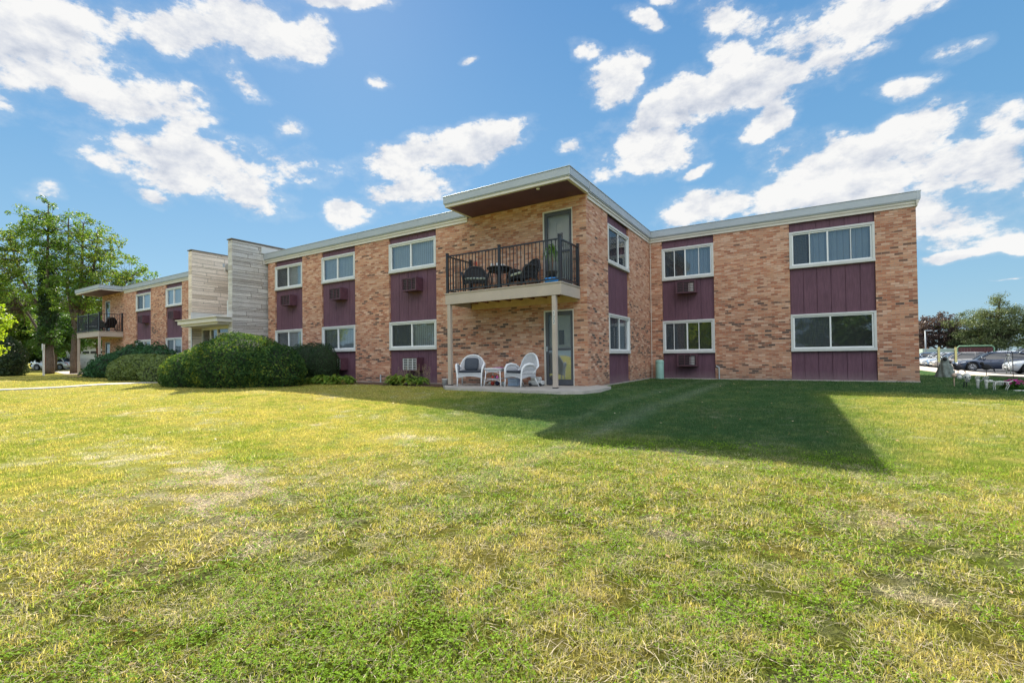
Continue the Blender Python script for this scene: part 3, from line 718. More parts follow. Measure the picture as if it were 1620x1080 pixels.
g = MB(); g.bbox(-17.455,-16.565,y-.03,y+.02,.0,1.975,.005); g.build('entry_door', DOORSKIN, en)
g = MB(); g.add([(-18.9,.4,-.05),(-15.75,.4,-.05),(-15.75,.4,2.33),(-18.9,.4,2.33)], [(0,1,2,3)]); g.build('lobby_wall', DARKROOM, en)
pq = MB(); pq.bbox(-22.62,-22.46,-.03,-.002,1.72,2.05,.01); pq.build('wall_lamp', SASH, bld)
# conduits and pipes at the wall base
pp = MB(); pp.tube([(2.42,YR-.05,-.1),(2.42,YR-.05,.36),(2.34,YR-.05,.40),(2.34,YR-.01,.40)], .022, 8); pp.tube([(-8.0,-.06,-.1),(-8.0,-.06,.24)], .025, 8); pp.build('vent_pipe', FASCIA, bld)
cl = MB(); cl.tube([(.06,YR-.04,-.1),(.06,YR-.04,5.1)], .012, 6); cl.build('corner_conduit', CREAM, bld)
sl = MB(); sl.sphere((-.9,-1.05,5.22), .05, 10, 6, (1,1,.5)); sl.build('soffit_lamp', SASH, roof)
# ---------------------------------------------------------------- patio and furniture
pm = MB()
edge = [(-4.0,-.02),(-4.0,-1.30),(-3.5,-1.80),(-2.9,-1.95),(-1.4,-2.0),(.15,-2.0),(.58,-1.7),(.72,-1.0),(.60,.1),(.05,.55),(.013,.55),(.013,-.013),(-.02,-.013)]
n = len(edge); pm.add([(x,y,0.0) for x,y in edge]+[(x,y,-.25) for x,y in edge], [tuple(range(n))]+[(i,i+n,(i+1)%n+n,(i+1)%n) for i in range(n)])
patio = pm.build('patio', CONC, None, kind='structure')

def weave_mat(name, col, dark):
    m, nt = new_mat(name)
    pos = N(nt, 'ShaderNodeTexCoord').outputs['Object']
    w = N(nt, 'ShaderNodeTexWave', wave_type='BANDS', bands_direction='Z'); w.inputs['Scale'].default_value = 26; w.inputs['Distortion'].default_value = 1.5; L(nt, pos, w.inputs[0])
    w2 = N(nt, 'ShaderNodeTexWave', wave_type='BANDS', bands_direction='X'); w2.inputs['Scale'].default_value = 18; w2.inputs['Distortion'].default_value = 1; L(nt, pos, w2.inputs[0])
    h = math_n(nt, 'MULTIPLY', w.outputs[1], w2.outputs[1])
    c = ramp(nt, h, [(.05,dark),(.4,col)])
    out(nt, princ(nt, c, .5, 0, bump(nt, h, .8, .006), .4).outputs[0]); return m
WICKER = weave_mat('white_wicker', (.70,.71,.73), (.36,.37,.40)); WICKER_F = simple('white_wicker_frame', (.74,.75,.77), .5, var=.08, scale=20)
DWICKER = weave_mat('black_wicker', (.030,.028,.030), (.006,.006,.007)); DWICKER_F = simple('black_wicker_frame', (.028,.026,.028), .45, var=.2, scale=20)
SLATE = simple('slate_cushion_fabric', (.055,.065,.085), .9, var=.18, scale=14, bmp=.3, bscale=300)
PALE = simple('mint_cushion_fabric', (.55,.62,.54), .9, var=.3, scale=25)

def wicker_chair(name, label, cat, loc, rz, wm, fm, cm, group, back_h=.90, flare=1.0):
    """local: seat faces -Y; arms and fan back"""
    t = thing(name, label, cat, loc, rz, group)
    W = .345*flare
    # back: fan shell with rolled rim
    def bk(u, v):
        a = (u-.5)*2; x = a*W*(1-.10*(1-v)); z0 = .36; top = z0+(back_h-z0)*math.sqrt(max(0, 1-abs(a)**2.4*.86))
        z = z0+(top-z0)*v; y = .22+.16*v - .10*a*a*(1-.3*v)
        return (x, y, z)
    m = MB(); m.grid(bk, 16, 10); b = m.build('backrest', wm, t, True); md = b.modifiers.new('s', 'SOLIDIFY'); md.thickness = .02
    rim = [bk(0, v/6) for v in range(7)]+[bk(u/18, 1) for u in range(1, 18)]+[bk(1, 1-v/6) for v in range(7)]
    m = MB(); m.tube(rim, .026, 8); m.build('back_rim', fm, t, True)
    # arms: rolled, sweeping down to the front legs
    for s_ in (-1, 1):
        pa = [bk(.5+.5*s_, .55)]
        pa = [Vector(pa[0]), Vector((s_*W*1.06, .12, .60)), Vector((s_*W*1.10, -.04, .62)), Vector((s_*W*1.08, -.18, .59)), Vector((s_*W*1.02, -.26, .50)), Vector((s_*W*.97, -.275, .38)), Vector((s_*W*.94, -.28, .2)), Vector((s_*W*.94, -.30, 0.0))]
        m = MB(); m.tube(pa, [.024,.030,.034,.034,.030,.024,.02,.018], 8); m.build('arm', fm, t, True)
        m = MB()
        def sd_(u, v, s_=s_): 
            y = -.27+.50*u; zt = .58 if u > .25 else .45+.13*u/.25
            return (s_*W*(.95+.10*v), y, .34+(zt-.34)*v)
        m.grid(sd_, 8, 5); m.build('side_panel', wm, t, True)
        m = MB(); m.tube([(s_*W*.80,.20,.36),(s_*W*.84,.26,.18),(s_*W*.90,.36,0)], [.022,.02,.017], 8); m.build('leg', fm, t, True)
    m = MB(); m.bbox(-W*.94, W*.94, -.285, .24, .335, .375, .012); m.build('seat', wm, t)
    m = MB()
    def ap(u, v):
        a = (u-.5)*2; zt = .34; zb = .235+.055*(1-a*a) if v == 0 else .34
        return (a*W*.93, -.29, zb)
    m.grid(ap, 14, 1); m.tube([(x*W*.93/1.0, -.292, .235+.055*(1-x*x)) for x in np.linspace(-1,1,13)], .014, 6); m.build('front_apron', wm, t, True)
    for s_ in (-1,1): m = MB(); m.add([(s_*W*.93,-.28,.34),(s_*W*.93,.22,.34),(s_*W*.90,.26,.24),(s_*W*.90,-.0,.28),(s_*W*.93,-.28,.22)], [(0,1,2,3,4)]); m.build('side_apron', wm, t)
    m = MB(); m.bbox(-W*.84, W*.84, -.29, .19, .377, .445, .028); c_ = m.build('seat_cushion', cm, t, True); 
    return t
G1 = 'white wicker armchairs on the patio'
wicker_chair('wicker_armchair', 'white wicker armchair facing the lawn beside the left patio post', 'armchair', (-3.22,-.98,0), R(27), WICKER, WICKER_F, SLATE, G1, .88, 1.06)
wicker_chair('wicker_armchair', 'white wicker armchair turned sideways near the ground floor storm door', 'armchair', (-1.58,-.90,0), R(-20), WICKER, WICKER_F, SLATE, G1, .90, 1.06)
def pillow(name, label, loc, rot, size, mat):
    m = MB()
    def f(u, v):
        a = 2*math.pi*u; b = math.pi*(v-.5); ca, sa, cb, sb_ = math.cos(a), math.sin(a), math.cos(b), math.sin(b)
        p = lambda q, e: math.copysign(abs(q)**e, q)
        return (size[0]*p(ca, .45)*p(cb, .8), size[1]*sb_, size[2]*p(sa, .45)*p(cb, .8))
    m.grid(f, 28, 14, True); o = m.build(name, mat, None, True); o.location = loc; o.rotation_euler = rot
    return tag(o, label, 'pillow')
pillow('throw_pillow', 'dark slate throw pillow leaning on the left white wicker armchair', (-3.23,-.93,.62), (R(-16),0,R(27)), (.21,.07,.19), SLATE)

# white wicker side table
t = thing('wicker_side_table', 'small white wicker side table between the two white armchairs', 'side table', (-2.42,-.85,0), R(4))
m = MB(); m.bbox(-.25,.25,-.22,.22,.475,.50,.008); m.tube([(-.26,-.23,.49),(.26,-.23,.49),(.26,.23,.49),(-.26,.23,.49),(-.26,-.23,.49)], .016, 6); m.build('tabletop', WICKER_F, t)
m = MB(); m.box(-.24,.24,-.215,-.205,.41,.474); m.box(-.24,-.23,-.204,.20,.41,.474); m.box(.23,.24,-.204,.20,.41,.474); m.tube([(x*.22,-.212,.36+.045*(1-x*x)) for x in np.linspace(-1,1,11)], .012, 6); m.build('apron', WICKER, t)
for sx_ in (-1,1):
    for sy_ in (-1,1):
        m = MB(); m.tube([(sx_*.225,sy_*.20,.475),(sx_*.24,sy_*.21,.25),(sx_*.275,sy_*.24,0)], [.016,.014,.014], 7); m.build('leg', WICKER_F, t, True)
m = MB(); m.bbox(-.22,.22,-.19,.19,.20,.218,.006); m.tube([(x*.25,-.22,.12+.07*(1-x*x)) for x in np.linspace(-1,1,11)], .011, 6); m.build('shelf', WICKER, t)

def blob(name, label, cat, parts, loc, rz=0, group=None):
    """small prop: parts = [(part name, MB, material, smooth)]; one mesh when only one"""
    if len(parts) == 1:
        o = parts[0][1].build(name, parts[0][2], None, parts[0][3]); o.location = loc; o.rotation_euler = (0,0,rz); return tag(o, label, cat, group)
    t = thing(name, label, cat, loc, rz, group)
    for pn, mb_, mt, sm in parts: mb_.build(pn, mt, t, sm)
    return t
PURPLE = simple('magenta_print', (.35,.06,.25), .5, var=.5, scale=40); REDP = simple('red_plastic', (.55,.05,.03), .35); BLUEP = simple('blue_plastic', (.10,.22,.55), .35)
LBLUE = simple('pale_blue_plastic', (.42,.52,.68), .5, var=.1); PINK = simple('pink_plastic', (.65,.10,.35), .4); GREYP = simple('pale_grey_plastic', (.55,.56,.56), .5, var=.1)
MINT = simple('mint_plastic', (.25,.42,.36), .5, var=.08, scale=5); CYAN = simple('bright_blue_glaze', (.03,.28,.70), .3); DRED = simple('dark_navy_plastic', (.03,.03,.10), .4)
m = MB(); m.bbox(-.15,.15,-.11,.11,0,.012,.003); m.bbox(-.12,.13,-.09,.10,.013,.022,.002); blob('magazine', 'magenta and white magazines lying on the wicker side table', 'magazine', [('m', m, PURPLE, False)], (-2.36,-.84,.507), .3)
m = MB(); m.bbox(-.16,.10,-.06,.07,0,.006,.002); blob('paper', 'white papers on the front of the side table', 'paper', [('m', m, WHITE, False)], (-2.44,-.97,.507), .15)
for x, y, z, mt, lb, r in ((-2.50,-.93,.219,REDP,'small red toy on the shelf of the side table',.034),(-2.33,-.94,.219,PINK,'small pink toy on the shelf of the side table',.036),(-2.42,-.86,.219,DRED,'dark navy cup on the shelf of the side table',.04)):
    m = MB(); m.lathe((0,0,0), [(r*.7,0),(r,.01),(r*1.05,.05),(r*.95,.052),(r*.6,.055)], 14); m.sphere((0,0,.065), r*.6, 8, 6); blob('toy' if mt != DRED else 'cup', lb, 'toy' if mt != DRED else 'cup', [('m', m, mt, True)], (x,y,z))
m = MB(); m.bbox(-.15,.15,-.10,.10,0,.20,.012); m2 = MB(); m2.bbox(-.16,.16,-.11,.11,.201,.222,.006); m3 = MB(); m3.tube([(-.1,-.115,.15),(-.1,-.14,.12),(.1,-.14,.12),(.1,-.115,.15)], .008, 6)
blob('storage_tub', 'pale blue plastic tub on the patio right of the side table', 'tub', [('tub_body', m, LBLUE, False), ('lid', m2, LBLUE, False), ('handle', m3, LBLUE, True)], (-1.98,-.62,0), .1)
m = MB(); m.bbox(-.22,.20,-.12,.12,.02,.15,.03); m.bbox(-.15,.12,-.10,.10,.151,.25,.02); m2 = MB()
for x in (-.15,.14): m2.tube([(x,-.13,.045),(x,.13,.045)], .045, 12)
blob('toy_truck', 'pale grey ride on toy truck behind the right wicker armchair', 'toy', [('truck_body', m, GREYP, False), ('wheels', m2, ACDARK, True)], (-1.36,-.42,0), .15)
for x, y, mt, lb, r, h in ((-2.66,-.70,REDP,'small red ball under the side table',.06,0),(-2.52,-.66,DRED,'dark navy ball under the side table',.07,0),(-2.30,-.68,GREYP,'grey ball under the side table',.06,0),(-2.80,-.62,WHITE,'white ball behind the left wicker armchair',.055,0)):
    m = MB(); m.sphere((0,0,r), r, 14, 9); blob('ball', lb, 'ball', [('m', m, mt, True)], (x,y,0), 0, 'balls under the side table')
m = MB(); m.lathe((0,0,0), [(.085,0),(.105,.20),(.115,.21),(.115,.225),(.10,.222),(.09,.05),(.0,.05)], 20)
m2 = MB(); m2.tube([(.11*math.cos(a), .0, .2+.03*math.sin(a)-.12*math.sin(a)) for a in np.linspace(0, math.pi, 9)], .004, 5)
blob('pail', 'small pale grey pail on the grass left of the patio', 'pail', [('pail_body', m, GREYP, True), ('handle', m2, FASCIA, True)], (-4.55,-.55,gz(-4.55,-.55)))
m = MB(); m.lathe((0,0,0), [(.10,0),(.145,.0),(.15,.03),(.15,.68),(.135,.72),(.08,.735),(0,.74)], 24); m2 = MB(); m2.lathe((0,0,.60),[(.152,0),(.156,.01),(.156,.03),(.152,.04)],24)
blob('utility_bollard', 'mint green plastic utility post in the inner brick corner', 'utility post', [('post_body', m, MINT, True), ('collar', m2, MINT, True)], (.40,YR-.24,gz(.4,YR-.2)-.02))

# balcony furniture
ZB = 2.70
G2 = 'black wicker chairs on the upper balconies'
wicker_chair('wicker_armchair', 'black wicker armchair at the left end of the near balcony', 'armchair', (-3.30,-.62,ZB), R(36), DWICKER, DWICKER_F, PALE, G2, .88, 1.05)
wicker_chair('wicker_armchair', 'black wicker armchair turned sideways in the middle of the near balcony', 'armchair', (-1.66,-.55,ZB), R(-26), DWICKER, DWICKER_F, PALE, G2, .88, 1.05)
wicker_chair('wicker_armchair', 'black chair at the right of the far balcony', 'armchair', (-32.2,-.6,ZB), R(-60), DWICKER, DWICKER_F, PALE, G2, .9, 1.1)
wicker_chair('wicker_armchair', 'black chair at the left of the far balcony', 'armchair', (-34.3,-.6,ZB), R(40), DWICKER, DWICKER_F, PALE, G2, .9, 1.1)
t = thing('round_table', 'round black wicker table between the two chairs on the near balcony', 'table', (-2.44,-.62,ZB))
m = MB(); m.lathe((0,0,0), [(.30,.64),(.36,.65),(.37,.665),(.36,.68),(0,.685)], 28); m.build('tabletop', DWICKER_F, t, True)
m = MB(); m.lathe((0,0,0), [(.30,.56),(.30,.64)], 24); m.build('apron', DWICKER, t, True)
for k in range(4):
    a = R(45+90*k); m = MB(); m.tube([(.28*math.cos(a),.28*math.sin(a),.62),(.22*math.cos(a),.22*math.sin(a),.3),(.30*math.cos(a),.30*math.sin(a),0)], .02, 7); m.build('leg', DWICKER_F, t, True)
for x, y, h, r, mt, lb in ((-2.62,-.72,.12,.045,WHITE,'white mug on the left of the balcony table'),(-2.50,-.60,.14,.05,WHITE,'white jar in the middle of the balcony table'),(-2.28,-.70,.06,.07,GREYP,'low pale bowl on the right of the balcony table')):
    m = MB(); m.lathe((0,0,0), [(r*.8,0),(r,.01),(r,h),(r*.85,h),(r*.8,.02),(0,.02)], 16); m.tube([(r,0,h*.8),(r+.03,0,h*.7),(r+.03,0,h*.35),(r,0,h*.25)], .006, 6)
    blob('mug' if h > .1 else 'bowl', lb, 'mug' if h > .1 else 'bowl', [('m', m, mt, True)], (x,y,ZB+.686), .5)
t = thing('red_flag', 'small red plastic flag on a stick behind the left balcony chair', 'flag', (-3.55,-.30,ZB)); m = MB(); m.tube([(0,0,0),(0,0,1.05)], .006, 6); m.build('stick', ACDARK, t)
m = MB(); m.add([(0,0,.92),(.07,.02,.94),(.075,.01,1.04),(0,0,1.05)], [(0,1,2,3)]); m.build('cloth', REDP, t)
# potted plant with blue bowl on a tall stand
LEAFP = leaf_mat('strap_leaf', [(.05,.14,.02),(.12,.26,.04),(.20,.34,.08)], .35)
t = thing('potted_plant', 'tall potted plant with strappy leaves in a blue bowl at the balcony corner', 'plant', (-.62,-.88,ZB))
m = MB(); m.lathe((0,0,0), [(.13,0),(.18,.04),(.19,.15),(.17,.16),(.15,.10)], 22); m.build('blue_bowl', CYAN, t, True)
m = MB(); m.lathe((0,0,.101), [(.10,0),(.15,.22),(.16,.24),(.14,.24),(.0,.22)], 20); m.build('pot', ACDARK, t, True)
m = MB(); m.tube([(0,0,.3),(.03,.02,.6),(-.01,0,.98)], [.012,.01,.008], 6); m.build('stem', JOIST, t, True)
m = MB(); rg = random.Random(3)
for k in range(46):
    a = rg.uniform(0, 6.28); l = rg.uniform(.22,.42); z = rg.uniform(.85,1.05); pts = []
    for q in range(6):
        f_ = q/5; r_ = l*f_*.75; zz = z+.22*f_-.55*f_*f_*rg.uniform(.8,1.1); w_ = .016*(1-f_*.8)
        pts.append((r_, zz, w_))
    vs = []
    for r_, zz, w_ in pts:
        for s_ in (-1, 1): vs.append((r_*math.cos(a)-s_*w_*math.sin(a), r_*math.sin(a)+s_*w_*math.cos(a), zz))
    m.add(vs, [(2*i,2*i+1,2*i+3,2*i+2) for i in range(5)])
m.build('leaves', LEAFP, t, True)

# ---------------------------------------------------------------- Halloween yard pieces beside the car park
CLOTH = simple('grey_green_gauze', (.16,.19,.17), .95, var=.4, scale=8); BONE = simple('bone_plastic', (.55,.55,.50), .6, var=.25, scale=20); BLK = simple('black_cloth', (.02,.02,.022), .9)
TANP = simple('tan_stake', (.50,.36,.26), .7, var=.2)
gx, gy = 10.45, 16.6; t = thing('ghost_figure', 'grey draped ghoul figure standing on the grass by the sidewalk', 'yard figure', (gx,gy,gz(gx,gy)))
def gh(u, v):
    a = 2*math.pi*u; fl_ = 1+.16*math.sin(a*7+v*5)*(1-v)+.08*math.sin(a*3+1)
    r_ = (.22*(1-v)**1.2+.12)*fl_ if v < .66 else (.150+.0*math.sin((v-.72)/.28*math.pi))*math.sqrt(max(0,1-(max(0,v-.66)/.34)**3))
    return (r_*math.cos(a), r_*.8*math.sin(a), .95*v)
m = MB(); m.grid(gh, 48, 24, True); m.build('robe', CLOTH, t, True)
m = MB(); m.sphere((-.01,-.105,.82), .075, 12, 8, (1,.7,1.2)); m.build('face', BLK, t, True)
m = MB(); m.sphere((.40,-.1,.10), .13, 12, 8, (1.1,1,.8)); o = m.build('rock', simple('grey_stone', (.35,.35,.35), .9, var=.2), None, True); o.location = (gx,gy,gz(gx,gy)); tag(o, 'pale grey stone on the grass at the foot of the ghoul figure', 'stone')
def skull_mb(m, c, r):
    m.sphere(c, r, 16, 10, (.85,1,1)); m.bbox(c[0]-r*.45, c[0]+r*.45, c[1]-r*.85, c[1]-r*.1, c[2]-r*1.35, c[2]-r*.6, r*.12)
def eyes_mb(m, c, r):
    for s_ in (-1,1): m.sphere((c[0]+s_*r*.36, c[1]-r*.82, c[2]-r*.05), r*.22, 10, 6, (1,.5,1.1))
    m.add([(c[0]-r*.1,c[1]-r*1.0,c[2]-r*.45),(c[0]+r*.1,c[1]-r*1.0,c[2]-r*.45),(c[0],c[1]-r*1.0,c[2]-r*.2)], [(0,1,2)])
    for k in range(4): m.box(c[0]-r*.33+k*r*.2, c[0]-r*.29+k*r*.2, c[1]-r*.87, c[1]-r*.86, c[2]-r*1.2, c[2]-r*.85)
x, y = 8.52, 4.75; t = thing('skull_sign', 'white skull yard ornament on a stake left of the bone hands', 'yard ornament', (x,y,gz(x,y)))
m = MB(); skull_mb(m, (0,0,.27), .095); m.build('skull', BONE, t, True); m = MB(); eyes_mb(m, (0,0,.27), .095); m.build('eye_sockets', BLK, t, True); m = MB(); m.tube([(0,.02,-.1),(0,.02,.2)], .01, 6); m.tube([(-.05,.02,-.05),(-.05,.02,.14)], .012, 6); m.build('stake', BLK, t)
m = MB(); m.sphere((-.13,.02,.25), .055, 10, 7); m.build('small_skull', BONE, t, True)
def hand(x, y, lb, rz):
    t = thing('bone_hand', lb, 'yard ornament', (x,y,gz(x,y)), rz, 'bone hands rising from the grass')
    m = MB(); m.tube([(0,0,-.05),(0,0,.10),(.0,0,.18),(0,0,.22)], [.026,.028,.036,.042], 10)
    m.build('palm', BONE, t, True)
    for k, (a, l) in enumerate(((-34,.055),(-14,.085),(2,.09),(18,.08),(52,.05))):
        f_ = MB(); a = R(a); bx_ = -.035+.0175*k if k < 4 else .05; bz = .24 if k < 4 else .19
        p1 = Vector((bx_+math.sin(a)*l*.55, -.005, bz+math.cos(a)*l*.55)); p2 = p1+Vector((math.sin(a)*l*.3, -.035, math.cos(a)*l*.35))
        f_.tube([(bx_*.9,0,bz-.03),p1,p2], [.013,.012,.008], 7); f_.build('finger', BONE, t, True)
    return t
hand(8.67, 4.52, 'left bone hand reaching up out of the grass', .2); hand(8.80, 4.42, 'right bone hand reaching up out of the grass', -.1)
x, y = 8.98, 4.14; t = thing('skeleton_dog', 'skeleton dog yard ornament standing beside the magenta flowers', 'yard ornament', (x,y,gz(x,y)), R(10))
m = MB(); m.sphere((-.24,-.02,.27), .05, 10, 7, (1.4,.8,.9)); m.tube([(-.28,-.02,.255),(-.36,-.02,.245)], [.03,.016], 8); m.tube([(-.20,-.02,.27),(-.12,0,.25),(0,0,.26),(.12,0,.25),(.2,0,.24),(.29,0,.30)], [.016,.018,.02,.018,.014,.008], 7)
for x_ in np.linspace(-.12,.04,6):
    m.tube([(x_,.055*math.sin(a),.20+.055*math.cos(a)) for a in np.linspace(0, 6.28, 11)], .006, 5)
for lx in (-.13,.15):
    for ly in (-.045,.045): m.tube([(lx,ly,.24),(lx+.025*(1 if lx > 0 else -1),ly,.13),(lx-.01,ly,.06),(lx-.02,ly,0)], [.013,.010,.009,.012], 6)
m.xform(Matrix.Scale(.8, 4)); m.build('skeleton', BONE, t, True)
x, y = 8.33, 5.0; t = thing('torch_stake', 'tan solar torch stake standing in the grass left of the skull', 'garden light', (x,y,gz(x,y)))
m = MB(); m.tube([(0,0,-.05),(0,0,.22)], [.010,.014], 7); m.build('stake', TANP, t); m = MB(); m.lathe((0,0,.22), [(.02,0),(.045,.05),(.055,.09),(.04,.095),(.01,.13)], 12); m.build('lamp_head', TANP, t, True)
for (x, y, lb, s_) in ((11.1,17.6,'black crow like cutout left of the dark sedan front wheel',1),(11.75,16.4,'black cat like cutout nearest the sedan front wheel',1.1)):
    t = thing('yard_cutout', lb, 'yard ornament', (x,y,gz(x,y)), 0, 'black cutouts on the grass')
    m = MB(); m.tube([(0,0,-.05),(0,0,.3*s_)], .012, 6); m.build('stake', BLK, t); m = MB(); m.sphere((0,0,.42*s_), .12*s_, 12, 8, (1.2,.5,1)); m.sphere((-.12*s_,0,.56*s_), .07*s_, 10, 7); m.tube([(.1*s_,0,.42*s_),(.22*s_,0,.34*s_),(.25*s_,0,.2*s_)], [.05,.03,.01], 6); m.build('cutout_body', BLK, t, True)
x, y = 11.6, 13.3; t = thing('hanging_skeleton', 'small grey skeleton hanging from a hook pole in front of the dark sedan', 'yard ornament', (x,y,gz(x,y)))
m = MB(); m.tube([(.12,0,-.1),(.12,0,1.0),(.08,0,1.08),(0,0,1.08),(-.02,0,1.02)], .010, 6); m.build('hook_pole', BLK, t)
m = MB(); m.sphere((0,0,.93), .055, 10, 7); m.tube([(0,0,.88),(0,0,.60)], .014, 6)
for k in range(4): m.tube([(.065*math.sin(a),.04*math.cos(a),.82-.05*k) for a in np.linspace(0,6.28,11)], .008, 5)
m.tube([(-.07,0,.84),(0,0,.85),(.07,0,.84)], .012, 6)
for s_ in (-1,1): m.tube([(s_*.07,0,.84),(s_*.10,0,.68),(s_*.09,0,.52)], .010, 6); m.tube([(s_*.03,0,.60),(s_*.055,0,.40),(s_*.05,0,.20)], .012, 6)
m.build('skeleton', BONE, t, True)
x, y = 12.3, 10.9; t = thing('silver_spinner', 'silver garden spinner on a thin pole in front of the silver hatchback', 'garden spinner', (x,y,gz(x,y)))
m = MB(); m.tube([(0,0,-.1),(0,0,1.25)], .009, 6); m.build('pole', BLK, t); m = MB(); m.lathe((0,0,1.14), [(.0,0),(.06,.02),(.10,.08),(.06,.14),(0,.16)], 16)
for k in range(6): a = k*1.047; m.tube([(.02*math.cos(a),.02*math.sin(a),.78),(.12*math.cos(a),.12*math.sin(a),.88),(.02*math.cos(a),.02*math.sin(a),.98)], .008, 5)
m.build('spinner_vanes', FASCIA, t, True)
YEL = simple('yellow_banner_cloth', (.75,.68,.30), .7, var=.2, scale=6)
for x, y, lb in ((11.6,24.0,'left narrow yellow banner on a black pole by the sidewalk'),(12.45,24.6,'right narrow yellow banner on a black pole by the sidewalk')):
    t = thing('banner_pole', lb, 'banner', (x,y,gz(x,y)), 0, 'narrow yellow banners by the sidewalk')
    m = MB(); m.tube([(0,0,-.1),(0,0,1.45)], .014, 6); m.build('pole', BLK, t); m = MB(); m.bbox(.02,.12,-.006,.006,.75,1.62,.003); m.build('banner_cloth', YEL, t)
# flower bed
FLW = leaf_mat('magenta_petal', [(.45,.03,.25),(.62,.06,.40)], .3); FLL = leaf_mat('flower_leaf', [(.03,.09,.015),(.08,.18,.03)], .3)
def small_leaves(n, cx_, cy_, cz_, rx, ry, rz_, size, rg, zflat=0.):
    P = rg.normal(size=(n,3)); P /= np.linalg.norm(P, axis=1)[:,None]; P *= rg.uniform(.25,1,(n,1))**.5; P *= (rx,ry,rz_); P[:,2] = np.abs(P[:,2]); P += (cx_,cy_,cz_)
    a = rg.normal(size=(n,3)); a /= np.linalg.norm(a, axis=1)[:,None]; b = np.cross(a, rg.normal(size=(n,3))); b /= np.linalg.norm(b, axis=1)[:,None]
    s_ = size*rg.uniform(.6,1.3,(n,1)); V_ = np.stack([P-a*s_, P+b*s_*.55, P+a*s_, P-b*s_*.55], 1).reshape(-1,3); F_ = np.arange(4*n).reshape(n,4)
    return V_, F_
for x, y, lb, sc in ((9.30,4.50,'leafy magenta flowering plant right of the skeleton dog',1),(9.95,5.1,'leafy magenta flowering plant at the right edge of the photo',1)):
    t = thing('flowering_plant', lb, 'flower', (x,y,gz(x,y)), 0, 'magenta flowers by the yard ornaments')
    V_, F_ = small_leaves(700, 0,0,.0, .24,.20,.22, .035, np.random.default_rng(int(x*10))); np_mesh('foliage', V_, F_, None, (FLL,), False, None, t)
    V_, F_ = small_leaves(150, 0,-.02,.10, .22,.18,.16, .028, np.random.default_rng(int(x*11))); np_mesh('blossoms', V_, F_, None, (FLW,), False, None, t)
m = MB(); m.bbox(8.48,8.66,4.30,4.40,-.17,-.125,.02); o = m.build('edging_stone', BONE, None); tag(o, 'pale edging stone lying in front of the bone hands', 'edging stone', 'edging stones')
m = MB(); m.bbox(9.18,10.2,4.05,4.17,-.17,-.12,.02); o = m.build('edging_stone', BONE, None); tag(o, 'pale edging stone lying in front of the magenta flowers', 'edging stone', 'edging stones')
# ---------------------------------------------------------------- shrubs and trees
def leaf_quads(P, nrm, size, rg, jit=.7, asp=.5):
    n = len(P); a = rg.normal(size=(n,3)); a -= nrm*(a*nrm).sum(1)[:,None]; a /= np.linalg.norm(a, axis=1)[:,None]+1e-9
    nn = nrm+rg.normal(size=(n,3))*jit; nn /= np.linalg.norm(nn, axis=1)[:,None]; b = np.cross(nn, a); b /= np.linalg.norm(b, axis=1)[:,None]+1e-9
    a = np.cross(b, nn); s_ = size*rg.uniform(.6,1.35,(n,1))
    V_ = np.stack([P-a*s_, P+b*s_*asp+nn*s_*.12, P+a*s_, P-b*s_*asp+nn*s_*.12], 1).reshape(-1,3)
    return V_, np.arange(4*n).reshape(n,4)
def blob_points(n, ell, rg, lump=.10, inner=.75, freq=3.5):
    """points near the surface of a union of ellipsoids (cx,cy,cz,rx,ry,rz), lumpy"""
    w = np.array([e[3]*e[4]+e[4]*e[5]+e[3]*e[5] for e in ell]); w /= w.sum(); out_p = []; out_n = []
    ph = rg.uniform(0, 6.28, 6)
    for e, k in zip(ell, (w*n).astype(int)):
        d = rg.normal(size=(k,3)); d /= np.linalg.norm(d, axis=1)[:,None]; r = inner+(1-inner)*rg.uniform(0,1,(k,1))**.6
        l = 1+lump*(np.sin(d[:,0]*freq*2+ph[0]+d[:,2]*3)+np.sin(d[:,1]*freq*2.3+ph[1])+np.sin(d[:,2]*freq*2.9+ph[2]+d[:,0]*4))[:,None]*.6
        out_p.append(np.array(e[:3])+d*r*l*np.array(e[3:6])); q = d/np.array(e[3:6]); out_n.append(q/np.linalg.norm(q, axis=1)[:,None])
    P = np.concatenate(out_p); Q = np.concatenate(out_n)
    keep = np.ones(len(P), bool)
    for e in ell:
        rr = (((P-np.array(e[:3]))/np.array(e[3:6]))**2).sum(1); keep &= rr > (inner*.82)**2
    return P[keep], Q[keep]
CORE = simple('shrub_twigs', (.018,.028,.012), .95, var=.4)
def shrub(name, label, ell, n, size, mat, group=None, lump=.10, asp=.5, seed=1, jit=.7, freq=3.5):
    rg = np.random.default_rng(seed); cx_ = np.mean([e[0] for e in ell]); cy_ = np.mean([e[1] for e in ell]); z = gz(cx_, cy_)
    t = thing(name, label, 'shrub' if name != 'hedge' else 'hedge', (cx_, cy_, z), 0, group); o_ = np.array([cx_, cy_, z])
    P, Q = blob_points(n, ell, rg, lump, .80, freq); ok = P[:,2] > ground_z(P[:,0], P[:,1])+.02; P, Q = P[ok], Q[ok]
    V_, F_ = leaf_quads(P-o_, Q, size, rg, jit, asp); np_mesh('foliage', V_, F_, None, (mat,), False, None, t)
    m = MB()
    for e in ell: m.sphere((e[0]-cx_, e[1]-cy_, e[2]-z), 1, 20, 12, (e[3]*.84, e[4]*.84, e[5]*.84))
    m.build('twigs', CORE, t, True); return t
L_BUSH = leaf_mat('glossy_bush_leaf', [(.022,.058,.026),(.042,.095,.036),(.09,.165,.045),(.40,.42,.07)], .42, .75, .06, 1.4)
L_YEW = leaf_mat('dark_yew_needle', [(.010,.030,.010),(.022,.055,.018),(.04,.085,.025)], .2, .5, .3)
L_JUN = leaf_mat('juniper_needle', [(.016,.060,.024),(.03,.10,.036),(.05,.145,.05)], .25, .5, .3)
